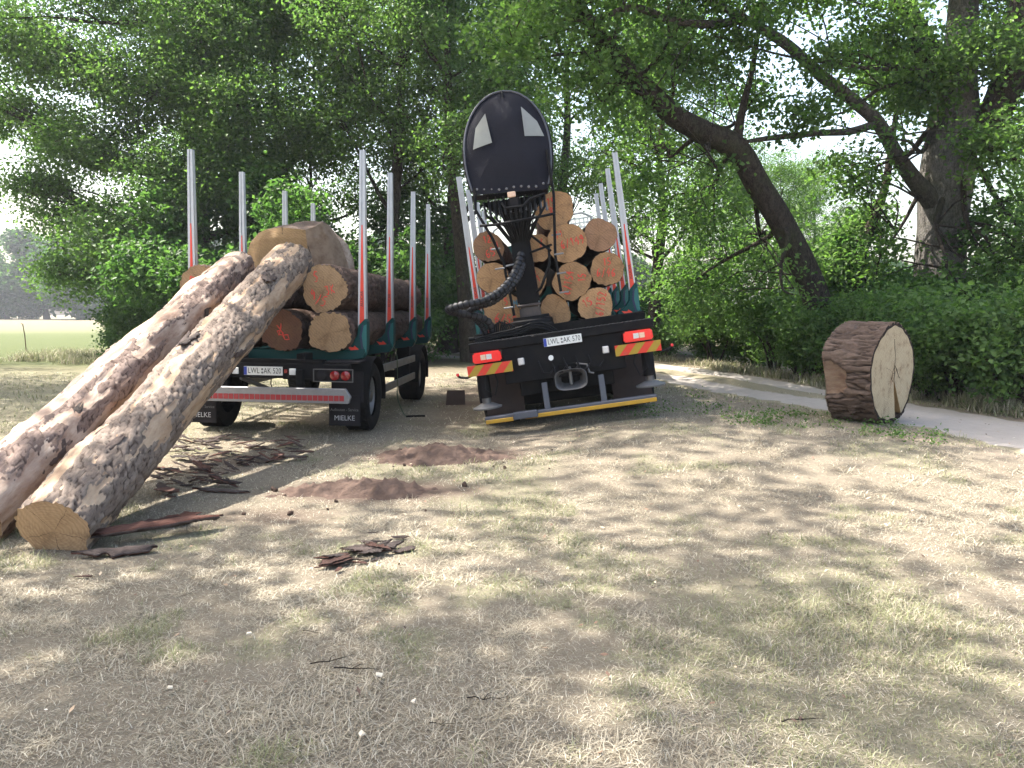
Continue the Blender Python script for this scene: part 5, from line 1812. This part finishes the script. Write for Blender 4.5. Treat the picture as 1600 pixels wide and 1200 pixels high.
for px, d, kind, s_ in ((205, 29, 0, .9), (235, 28, 1, 1.2), (262, 27, 0, 1.1), (225, 31, 2, .9), (300, 28, 2, 1.0), (345, 29, 0, 1.1), (395, 31, 2, 1.0), (440, 33, 0, 1.2), (480, 35, 2, 1.0), (530, 36, 0, 1.2), (580, 37, 2, 1), (690, 38, 0, 1.2), (640, 39, 2, 1.0), (735, 37, 1, 1.3), (320, 25, 2, 1.5), (375, 26, 2, 1.7), (430, 25, 2, 1.5), (470, 28, 2, 1.8), (520, 27, 2, 1.5), (565, 29, 2, 1.7), (610, 27, 0, 1.6), (650, 30, 2, 1.6), (690, 33, 2, 1.4), (730, 34, 0, 1.5)):
    spots.append((P(px, 540, d).x, d, kind, s_))
for x_, y_, kind, s_ in spots:
    if y_ < 8.5 or abs(x_ / y_) > 0.80 or (kind == 2 and x_ / y_ > .36 and rs.random() > .4) or (kind == 0 and x_ / y_ > .40 and s_ > .8) or (kind == 0 and .47 < x_ / y_ < .58 and s_ > .9):
        continue
    o = protos[kind] if not used[kind] else copy_tree(protos[kind])
    used[kind] = True
    place(o, x_, y_, rs.uniform(0, 6.28), s_)
    kx = x_ / y_
    o['label'] = ('leafy shrub along the track behind the oak slice' if .33 < kx < .55 else 'leafy shrub at the foot of the grey oak by the track' if kx >= .55 else
                  'leafy shrub beside the track behind the truck' if kx > 0.05 else 'leafy shrub beyond the track seen between the vehicles')
    if x_ < -4 and y_ < 34:
        o['label'] = 'leafy shrub under the low boughs of the wide oak'
        o['group'] = 'shrubs under the wide oak'

# --- far trees across the fields
GF = 'far trees across the field'
far = make_tree('far_tree', 'hazy tree far away across the meadow', 'tree', 12.5, 5.6, .4, .2, 44, 'leaf_far', 15000, .75, GF, nl=9, per=22, cr=.9)
fs_ = [(-150 + 7 * k + rs.uniform(-2, 2), 165 + rs.uniform(-8, 12), rs.uniform(1.0, 1.45)) for k in range(20)]
fs_ += [(16 + 9 * k + rs.uniform(-2, 2), 95 + rs.uniform(-6, 10), rs.uniform(.55, .8)) for k in range(8)]
for k, (x_, y_, s_) in enumerate(fs_):
    o = far if k == 0 else copy_tree(far)
    place(o, x_, y_, rs.uniform(0, 6.28), s_)
    if y_ < 120:
        o['label'] = 'low hazy tree seen behind the grey oak across the dry field'
        o['group'] = 'far trees behind the grey oak'

# thin rusty rod in the meadow
rp = P(41, 546, 33.5)
rod = MB().tube([(0, 0, -.1), (-.03, 0, .7), (-.09, 0, 1.15), (-.15, 0, 1.17)], .022, 6).build('fence_rod', M['rust'])
rod.location = (rp.x, 33.5, gz1(rp.x, 33.5))
tag(rod, 'thin leaning iron rod standing alone in the meadow', 'rod')

# ------------------------------------------------------------------ grass
M['grass_dry'] = None


def grass_mat():
    m, t, p = nt('straw and grass blades')
    r, g_ = attr(t, 'rnd'), attr(t, 'green')
    straw = ramp(t, r, [(0.0, (0.165, 0.132, 0.092)), (0.45, (0.345, 0.305, 0.228)), (1.0, (0.55, 0.50, 0.40))])
    gr = mix(t, r, (0.12, 0.145, 0.055), (0.26, 0.275, 0.13))
    c = mix(t, g_, straw, gr)
    t.links.new(c, p.inputs['Base Color'])
    p.inputs['Roughness'].default_value = 0.7
    p.inputs['Specular IOR Level'].default_value = 0.2
    tr = t.nodes.new('ShaderNodeBsdfTranslucent')
    t.links.new(c, tr.inputs['Color'])
    ms = t.nodes.new('ShaderNodeMixShader')
    ms.inputs[0].default_value = 0.25
    t.links.new(p.outputs[0], ms.inputs[1])
    t.links.new(tr.outputs[0], ms.inputs[2])
    t.links.new(ms.outputs[0], t.nodes['Material Output'].inputs['Surface'])
    return m


M['grass_dry'] = grass_mat()


def blades(name, x, y, length, width, tilt, green, rnd, seed, lift=0.0):
    """two-segment blades; tilt 0 = upright, 1 = flat on the ground"""
    g = np.random.default_rng(seed)
    n = len(x)
    z = gz(x, y) + lift
    a = g.random(n) * 2 * math.pi
    dx, dy = np.cos(a), np.sin(a)
    el = (1 - tilt) * math.pi / 2
    p0 = np.stack([x, y, z - 0.004], 1)
    h1 = np.stack([dx * np.cos(el), dy * np.cos(el), np.sin(el)], 1)
    el2 = np.maximum(el - g.uniform(0.2, 0.9, n), -0.12)
    h2 = np.stack([dx * np.cos(el2), dy * np.cos(el2), np.sin(el2)], 1)
    p1 = p0 + h1 * (length * 0.5)[:, None]
    p2 = p1 + h2 * (length * 0.5)[:, None]
    s = np.stack([-dy, dx, np.zeros(n)], 1) * (width / 2)[:, None]
    V = np.stack([p0 - s, p0 + s, p1 + s * 0.85, p1 - s * 0.85, p2], 1).reshape(-1, 3)
    F = ((np.arange(n) * 5)[:, None] + np.array([0, 1, 2, 0, 2, 3, 3, 2, 4])).reshape(-1, 3)
    return mesh_np(name, V, F, {'rnd': np.repeat(rnd, 5), 'green': np.repeat(green, 5)})


def scatter(y0, y1, dens, seed, half=0.72):
    g = np.random.default_rng(seed)
    area = (y1 ** 2 - y0 ** 2) * half
    n = int(area * dens)
    y = np.sqrt(g.uniform(y0 ** 2, y1 ** 2, n))
    x = g.uniform(-half, half, n) * y
    return x, y, g


GX, GY, GL, GWd, GT_, GG, GR = [], [], [], [], [], [], []
for y0, y1, dens, wd, ln, seed in ((2.5, 4.5, 9800, .0034, .055, 1), (4.5, 7.5, 5000, .0044, .056, 2), (7.5, 12, 1600, .0068, .06, 3), (12, 22, 260, .013, .075, 4)):
    x, y, g = scatter(y0, y1, dens, seed)
    td, ti = track_dist(x, y)
    s_ = soil_amount(x, y)
    tuft = fbm(x * 2.4, y * 2.4, octaves=3, seed=31)
    keep = (g.random(len(x)) > s_ * 1.25) & (g.random(len(x)) < 0.55 + 1.2 * sstep(0.3, 0.65, tuft))
    strip = (np.abs(td) < 0.36) & (y > 13)
    keep &= (np.abs(td) > 1.30 + 0.25 * fbm(x * 2, y * 2, octaves=2, seed=40)) | strip
    x, y, td, tuft = x[keep], y[keep], td[keep], tuft[keep]
    n = len(x)
    gp = green_amount(x, y)
    near_track = np.exp(-((np.abs(td) - 1.6) / 0.6) ** 2) * (y > 9) * (x > 2.2)
    gp = np.clip(np.maximum(gp, 0.75 * near_track), 0, 1)
    green = (g.random(n) < gp * 0.85).astype(float) * g.uniform(0.55, 1.0, n)
    GX.append(x); GY.append(y)
    GL.append(ln * g.uniform(0.45, 1.5, n) * (0.75 + 0.8 * sstep(0.5, 0.75, tuft)))
    GWd.append(wd * g.uniform(0.6, 1.2, n))
    GT_.append(np.clip(g.normal(0.80, 0.17, n) - 0.28 * (green > 0), 0.15, 0.98))
    GG.append(green)
    GR.append(np.clip(g.normal(0.5, 0.27, n), 0, 1))
cat_ = np.concatenate
gm = blades('dry_grass', cat_(GX), cat_(GY), cat_(GL), cat_(GWd), cat_(GT_), cat_(GG), cat_(GR), 5)
go = obj('dry_grass', gm, M['grass_dry'])
go['kind'] = 'stuff'
go['label'] = 'short sun dried grass with green patches covering the clearing'

# taller weeds: edge of the meadow, foot of the hedge, centre of the track
g = np.random.default_rng(77)
xs, ys, gs = [], [], []
n = 26000
x = g.uniform(-24, -8.5, n); y = g.uniform(25.5, 31.5, n)
k = g.random(n) < sstep(0.42, 0.62, fbm(x * .7, y * .7, octaves=3, seed=50)) * 0.9
xs.append(x[k]); ys.append(y[k]); gs.append(np.full(k.sum(), .8))
i = g.integers(36, 118, 26000)
o_ = g.choice([1.75, 1.95], 26000) + np.abs(g.normal(0, .28, 26000))
x = TC[i, 0] + TNRM[i, 0] * o_ + g.normal(0, .2, len(i)); y = TC[i, 1] + TNRM[i, 1] * o_ + g.normal(0, .2, len(i))
k = g.random(len(x)) < sstep(0.35, 0.6, fbm(x * .9, y * .9, octaves=3, seed=51))
xs.append(x[k]); ys.append(y[k]); gs.append(np.full(k.sum(), .6))
x, y, gp = cat_(xs), cat_(ys), cat_(gs)
n = len(x)
green = (g.random(n) < gp) * g.uniform(.5, 1, n)
wm = blades('tall_weeds', x, y, g.uniform(.12, .42, n) * np.where(x < -8, 1.1, .8), np.full(n, .014) * np.where(y > 24, 1.7, 1), np.clip(g.normal(.3, .15, n), 0, .8), green, np.clip(g.normal(.45, .25, n), 0, 1), 6)
wo = obj('tall_weeds', wm, M['grass_dry'])
wo['kind'] = 'stuff'
wo['label'] = 'taller weeds and grass along the hedge foot and meadow edge'

# small green weeds by the track edge, leaf litter
lo = []
for k in range(34):
    x_ = g.uniform(1.6, 5.2)
    y_ = 11.9 - (x_ - 1.6) * .6 + g.normal(0, .7)
    lo.append((x_, y_, gz1(x_, y_) + .03, g.uniform(.12, .35), g.uniform(.1, .25), .035))
me, _ = leaf_cloud('low_weeds', lo, 2000, .04, 91, per=9, cr=.13)
w2 = obj('low_weeds', me, M['leaf_mid'])
w2['kind'] = 'stuff'
w2['label'] = 'low green weeds growing in the grass beside the track'
x, y, g = scatter(2.6, 11, 7, 123, .68)
n = len(x)
c = np.stack([x, y, gz(x, y) + .018 + .02 * g.random(n)], 1)
a = g.random(n) * 6.28
s_ = g.uniform(.006, .016, n)
pa = np.stack([np.cos(a), np.sin(a), g.normal(0, .3, n)], 1) * s_[:, None] * g.uniform(1, 2, n)[:, None]
pb = np.stack([-np.sin(a), np.cos(a), g.normal(0, .3, n)], 1) * (s_ * .7)[:, None]
V = np.stack([c - pa, c + pb, c + pa, c - pb], 1).reshape(-1, 3)
F = ((np.arange(n) * 4)[:, None] + np.array([0, 1, 2, 0, 2, 3])).reshape(-1, 3)
m_, t_, p_ = nt('leaf litter and wood chips')
t_.links.new(ramp(t_, attr(t_, 'rnd'), [(0.0, (0.06, 0.035, 0.025)), (.55, (0.17, 0.10, 0.065)), (.8, (0.42, 0.30, 0.19)), (1.0, (0.68, 0.6, 0.48))]), p_.inputs['Base Color'])
p_.inputs['Roughness'].default_value = .8
lt_ = obj('leaf_litter', mesh_np('leaf_litter', V, F, {'rnd': np.repeat(g.random(n), 4)}), m_)
lt_['kind'] = 'stuff'
lt_['label'] = 'scattered dead leaves and wood chips on the dry grass'

# ------------------------------------------------------------------ churned soil heaps
m_, t_, p_ = nt('churned sandy soil')
v_ = coords(t_)
n1 = noise(t_, v_, 18, 6, .75)
c_ = mix(t_, n1, (0.065, 0.042, 0.033), (0.14, 0.10, 0.082))
c_ = mix(t_, ramp(t_, noise(t_, v_, 70, 4), [(.5, 0.0), (.75, .6)]), c_, (0.07, 0.045, 0.035))
t_.links.new(c_, p_.inputs['Base Color'])
p_.inputs['Roughness'].default_value = .95
p_.inputs['Specular IOR Level'].default_value = .1
bump(t_, p_, n1, .9, .03)
M['soil'] = m_


def soil_heap(label, x0, y0, rx, ry, h, seed, ax=0.0):
    n = 92
    u = np.linspace(-1.25, 1.25, n)
    U, Vv = np.meshgrid(u, u)
    U, Vv = U.ravel(), Vv.ravel()
    x = x0 + U * rx * math.cos(ax) - Vv * ry * math.sin(ax)
    y = y0 + U * rx * math.sin(ax) + Vv * ry * math.cos(ax)
    wob = 0.85 * (fbm(U * 2 + seed, Vv * 2, octaves=3, seed=seed) - .5)
    rr = np.hypot(U * .95, Vv) + wob
    ridge = np.exp(-((rr) / .55) ** 2) * (.55 + .75 * fbm(U * 2.2 + 3, Vv * 2.2, octaves=3, seed=seed + 1))
    crater = .55 * np.exp(-(((U + .45) / .45) ** 2 + ((Vv + .25) / .5) ** 2))
    z = h * (ridge - crater * .5)
    clod = fbm(x * 8, y * 8, octaves=4, seed=seed + 5)
    f1, e1, c1 = worley(x * 13, y * 13, seed + 3)
    body = 1 - sstep(.6, 1.0, rr)
    z = z + body * (.10 * (clod - .5) + .04 * np.clip(.45 - f1, 0, 1) * (c1 > .55) * 2)
    z = gz(x, y) + z * body + .012 * body - .05 * (1 - body)
    o = obj('soil_heap', mesh_np('soil_heap', np.stack([x, y, z], 1), grid_faces(n, n), smooth=True), M['soil'])
    return tag(o, label, 'soil heap')


p_a = P(683, 716, 9.2)
soil_heap('churned soil heap close to the truck bumper', -.88, 9.25, .9, .62, .13, 3, .15)
soil_heap('longer churned soil heap with clods and roots beyond the bark clump', -1.42, 7.45, .92, .5, .125, 8, .1)
rs = random.Random(77)
clod_m = []
for k in range(4):
    bm = bmesh.new()
    bmesh.ops.create_icosphere(bm, subdivisions=2, radius=1)
    for v in bm.verts:
        q = v.co * (1 + .45 * (float(fbm(np.array([v.co.x * 1.6 + k * 7]), np.array([v.co.y * 1.6]), np.array([v.co.z * 1.6]), 3, k)[0]) - .5) * 2)
        v.co = (q.x, q.y * .8, q.z * .65)
    me = bpy.data.meshes.new('soil_clod')
    bm.to_mesh(me)
    bm.free()
    me.materials.append(M['soil'])
    clod_m.append(me)
for k in range(22):
    cx_, cy_ = ((-.9, 9.2), (-1.4, 7.45), (-2.1, 6.6), (-.3, 8.6))[k % 4]
    x_, y_ = cx_ + rs.gauss(0, .55), cy_ + rs.gauss(0, .3)
    o = obj('soil_clod', clod_m[k % 4])
    s1 = rs.uniform(.012, .034)
    o.location = (x_, y_, gz1(x_, y_) + s1 * .4)
    o.scale = (s1, s1, s1)
    o.rotation_euler = (rs.random(), rs.random(), rs.random() * 6)
    tag(o, 'small dark clod of earth lying around the churned soil heaps', 'clod', 'clods around the soil heaps')

# ------------------------------------------------------------------ bark pieces, twigs
m_, t_, p_ = nt('loose bark slab')
v_ = coords(t_, 'Object', (1, 4, 1))
n1 = noise(t_, v_, 8, 7, .75)
oi = t_.nodes.new('ShaderNodeObjectInfo')
outer = mix(t_, n1, (0.035, 0.021, 0.018), (0.15, 0.105, 0.09))
inner = mix(t_, n1, (0.075, 0.024, 0.016), (0.20, 0.085, 0.055))
ins = mth(t_, 'MULTIPLY', ramp(t_, attr(t_, 'inner'), [(.4, 0.0), (.6, 1.0)]), 1.0)
c_ = mix(t_, ins, outer, inner)
hs = t_.nodes.new('ShaderNodeHueSaturation')
t_.links.new(mth(t_, 'ADD', mth(t_, 'MULTIPLY', oi.outputs['Random'], .9), .5), hs.inputs['Value'])
t_.links.new(c_, hs.inputs['Color'])
t_.links.new(hs.outputs['Color'], p_.inputs['Base Color'])
p_.inputs['Roughness'].default_value = .85
bump(t_, p_, n1, 1.0, .06)
M['bark_slab'] = m_


def bark_slab_mesh(seed, aspect=.38, curl=.5):
    """curled slab of unit length: outer skin above, reddish inner skin below"""
    nu, nv = 21, 6
    g = np.random.default_rng(seed)
    u = np.linspace(-.5, .5, nu)
    top, bot = [], []
    for j in range(nv):
        v = j / (nv - 1) - .5
        for i in range(nu):
            w = aspect * (.25 + 1.5 * float(fbm(np.array([u[i] * 9 + seed]), np.array([.5]), octaves=3, seed=seed)[0])) * (1 - .75 * abs(u[i] * 2) ** 4)
            ex = u[i] + .34 * (float(vnoise(np.array([v * 11 + seed]), np.array([seed * 1.0]), seed=seed)[0]) - .5) * abs(u[i] * 2) ** 2
            a = v * curl * math.pi
            y = math.sin(a) / (curl * math.pi) * w * 2 if curl > .05 else v * w * 2
            z = (math.cos(a) - 1) / (curl * math.pi + .01) * w * 2 * .8
            bumpz = .06 * (float(fbm(np.array([u[i] * 14 + seed]), np.array([v * 9]), octaves=2, seed=seed + 1)[0]) - .5)
            tw = u[i] * .5 * math.sin(seed)
            top.append((ex, y * math.cos(tw) - z * math.sin(tw), z * math.cos(tw) + y * math.sin(tw) + bumpz + .03))
            bot.append((ex, y * math.cos(tw) - z * math.sin(tw), z * math.cos(tw) + y * math.sin(tw) - .012))
    V = np.array(top + bot)
    n = nu * nv
    f = grid_faces(nu, nv)
    F = [tuple(q) for q in f] + [tuple(q[::-1] + n) for q in f]
    rim = [i for i in range(nu)] + [j * nu + nu - 1 for j in range(1, nv)] + [(nv - 1) * nu + i for i in range(nu - 2, -1, -1)] + [j * nu for j in range(nv - 2, 0, -1)]
    for a, b in zip(rim, rim[1:] + rim[:1]):
        F.append((a, a + n, b + n, b))
    V[:, 2] -= V[:, 2].min()
    me = mesh_np('bark_piece', V, np.array(F), {'inner': np.concatenate([np.zeros(n), np.ones(n)])})
    me.materials.append(M['bark_slab'])
    return me


slabs = [bark_slab_mesh(k, (.12, .19, .15, .24, .09, .17, .13, .21)[k], (.5, .35, .7, .25, .45, .9, .3, .6)[k]) for k in range(8)]


def bark_piece(x_, y_, L_, kind, rz, flip, label, group=None, dz=0.0, tilt=0.0):
    o = obj('bark_piece', slabs[kind % 8])
    o.scale = (L_, L_, L_ * .8)
    o.rotation_euler = (R(180) if flip else 0, tilt, rz)
    o.location = (x_, y_, gz1(x_, y_) + dz + (L_ * .16 if flip else 0) + .004)
    return tag(o, label, 'bark', group)


GB = 'bark shed between the leaning trunks and the trailer'
LB = 'flake of shed bark in the litter between the leaning trunks and the trailer'
for k in range(230):
    px = rs.triangular(225, 490, 300)
    py = rs.uniform(690, 765) if px < 360 else rs.uniform(688, 728)
    if px < 260:
        py = rs.uniform(735, 790)
    d = 1.7 * 1250 / (py - 486)
    x_ = (px - 800) / 1250 * d
    bark_piece(x_, d, rs.choice((.05, .07, .09, .1, .12, .15, .18, .24)) * rs.uniform(.8, 1.2), k, rs.uniform(-.7, .7) + (math.pi if k % 2 else 0), k % 3 == 0, LB, GB, dz=rs.uniform(0, .05), tilt=rs.uniform(-.4, .4))


def on_ground(px, py):
    d = 1.7 * 1250 / (py - 486)
    return (px - 800) / 1250 * d, d


for (px, py), L_, kind, rz, flip, tilt, label in (
        ((340, 772), .46, 4, -.05, False, 0.05, 'dark curled slab of bark lying alone on the grass near the litter'),
        ((232, 846), .85, 4, .62, True, .0, 'long pale strip of bark lying beside the butt of the plated trunk'),
        ((165, 874), .48, 2, .30, False, .0, 'dark bark strip touching the butt of the plated trunk'),
        ((250, 826), .36, 3, .7, True, .1, 'reddish bark slab above the long pale strip'),
        ((268, 816), .30, 7, .5, True, -.1, 'smaller reddish bark slab at the end of the long pale strip'),
        ((113, 912), .10, 1, .1, True, 0, 'lone chip of red bark in the grass before the butts'),
        ((250, 740), .4, 5, 1.1, True, .25, 'tilted dark slab of bark leaning under the plated trunk')):
    bark_piece(*on_ground(px, py), L_, kind, rz, flip, label, tilt=tilt)
clump = [(515, 884, .24, .12, True), (522, 902, .07, 1.2, True), (542, 868, .09, .7, False), (578, 846, .07, .1, False)]
for k in range(22):
    f = rs.random()
    clump.append((520 + 95 * f + rs.gauss(0, 12), 889 - 26 * f + rs.gauss(0, 7), rs.uniform(.07, .28), .4 + rs.gauss(0, .4), k % 5 == 0))
for k, (px, py, L_, rz, flip) in enumerate(clump):
    x_, d = on_ground(px, py)
    bark_piece(x_, d, L_, k + 2, rz, flip, 'grey and red bark fragment in the lone clump on the open grass', 'lone clump of bark', dz=.012 * (k % 4), tilt=rs.uniform(-.12, .12))
# torn flaps of bark still on the leaning trunks, and a dead side shoot
for log, r_, L0, n_, seed_ in ((plated, .262, 6.0, 8, 3), (stripped, .262, 6.0, 12, 5)):
    rq = random.Random(seed_)
    for k in range(n_):
        th_ = rq.uniform(-.6, 2.6)
        sy = rq.uniform(.4, L0 - .5)
        o = obj('bark_flap', slabs[k % 8], None, log)
        L_ = rq.uniform(.18, .45)
        o.scale = (L_, L_, L_ * .7)
        rr = r_ + .01 * sy / L0 - .004
        o.rotation_euler = (Matrix.Rotation(math.pi / 2 - th_, 3, 'Y') @ Matrix.Rotation(math.pi / 2 + rq.gauss(0, .2), 3, 'Z') @ Matrix.Rotation(rq.uniform(-.1, .12), 3, 'Y')).to_euler()
        o.location = (math.cos(th_) * rr, sy, math.sin(th_) * rr)
MB().tube([(.20, 2.9, .12), (.27, 3.1, .14), (.29, 3.5, .12), (.31, 3.75, .10), (.28, 4.0, .13)], [.016, .014, .012, .009, .004], 6).build('dead_shoot', M['trunk_dark'], stripped)
twig_m = []
for k in range(4):
    pts, x_ = [], 0
    for i in range(6):
        pts.append((i * .2 - .5, rs.gauss(0, .05), .02 + rs.random() * .04))
    mb = MB().tube(pts, [.022, .02, .017, .014, .01, .005], 5)
    mb.tube([pts[2], (pts[2][0] + .12, .16, .06), (pts[2][0] + .24, .24, .05)], [.012, .01, .004], 5)
    t0 = mb.build('twig', M['trunk_dark'])
    twig_m.append(t0.data)
    bpy.data.objects.remove(t0)
for k, (px, py) in enumerate(((510, 1060), (548, 1074), (1275, 1162), (760, 1125), (690, 1170), (850, 855), (480, 1010))):
    x_, d = on_ground(px, py)
    o = obj('twig', twig_m[k % 4])
    L_ = rs.uniform(.10, .22)
    o.scale = (L_, L_, L_ * .7)
    o.rotation_euler = (0, 0, rs.uniform(-.6, .6))
    o.location = (x_, d, gz1(x_, d) + .022)
    tag(o, 'thin dry twig lying on the short grass of the clearing', 'twig', 'twigs on the grass')
chip_mat = simple('pale wood chip', (0.62, 0.54, 0.42), .8, 0, .3)
for k, (px, py) in enumerate(((640, 1133), (585, 1087), (375, 1014), (476, 937), (245, 1110), (555, 1190))):
    x_, d = on_ground(px, py)
    mb = MB()
    a = rs.uniform(.009, .016)
    mb.hexa([(-a, -a * .7, 0), (a * 1.2, -a * .5, 0), (a, a * .7, .0), (-a * .7, a, 0)], [(-a * .9, -a * .6, .006), (a, -a * .5, .010), (a * .8, a * .6, .006), (-a * .6, a * .8, .004)])
    o = mb.build('wood_chip', chip_mat)
    o.location = (x_, d, gz1(x_, d) + .03)
    o.rotation_euler = (rs.uniform(-.2, .2), rs.uniform(-.2, .2), rs.random() * 6)
    tag(o, 'pale wood chip on the short grass of the clearing', 'wood chip', 'wood chips on the grass')

# ------------------------------------------------------------------ haze
hz = MB().box((0, 100, 15), (640, 480, 33)).build('haze', None)
hm = bpy.data.materials.new('thin summer haze')
hm.use_nodes = True
ht = hm.node_tree
ht.nodes.clear()
vo = ht.nodes.new('ShaderNodeVolumePrincipled')
vo.inputs['Color'].default_value = (0.88, 0.93, 1.0, 1)
vo.inputs['Density'].default_value = 0.00055
vo.inputs['Anisotropy'].default_value = 0.3
ho = ht.nodes.new('ShaderNodeOutputMaterial')
ht.links.new(vo.outputs['Volume'], ho.inputs['Volume'])
hz.data.materials.append(hm)
hz['kind'] = 'stuff'
hz['label'] = 'thin pale summer haze over the meadow'
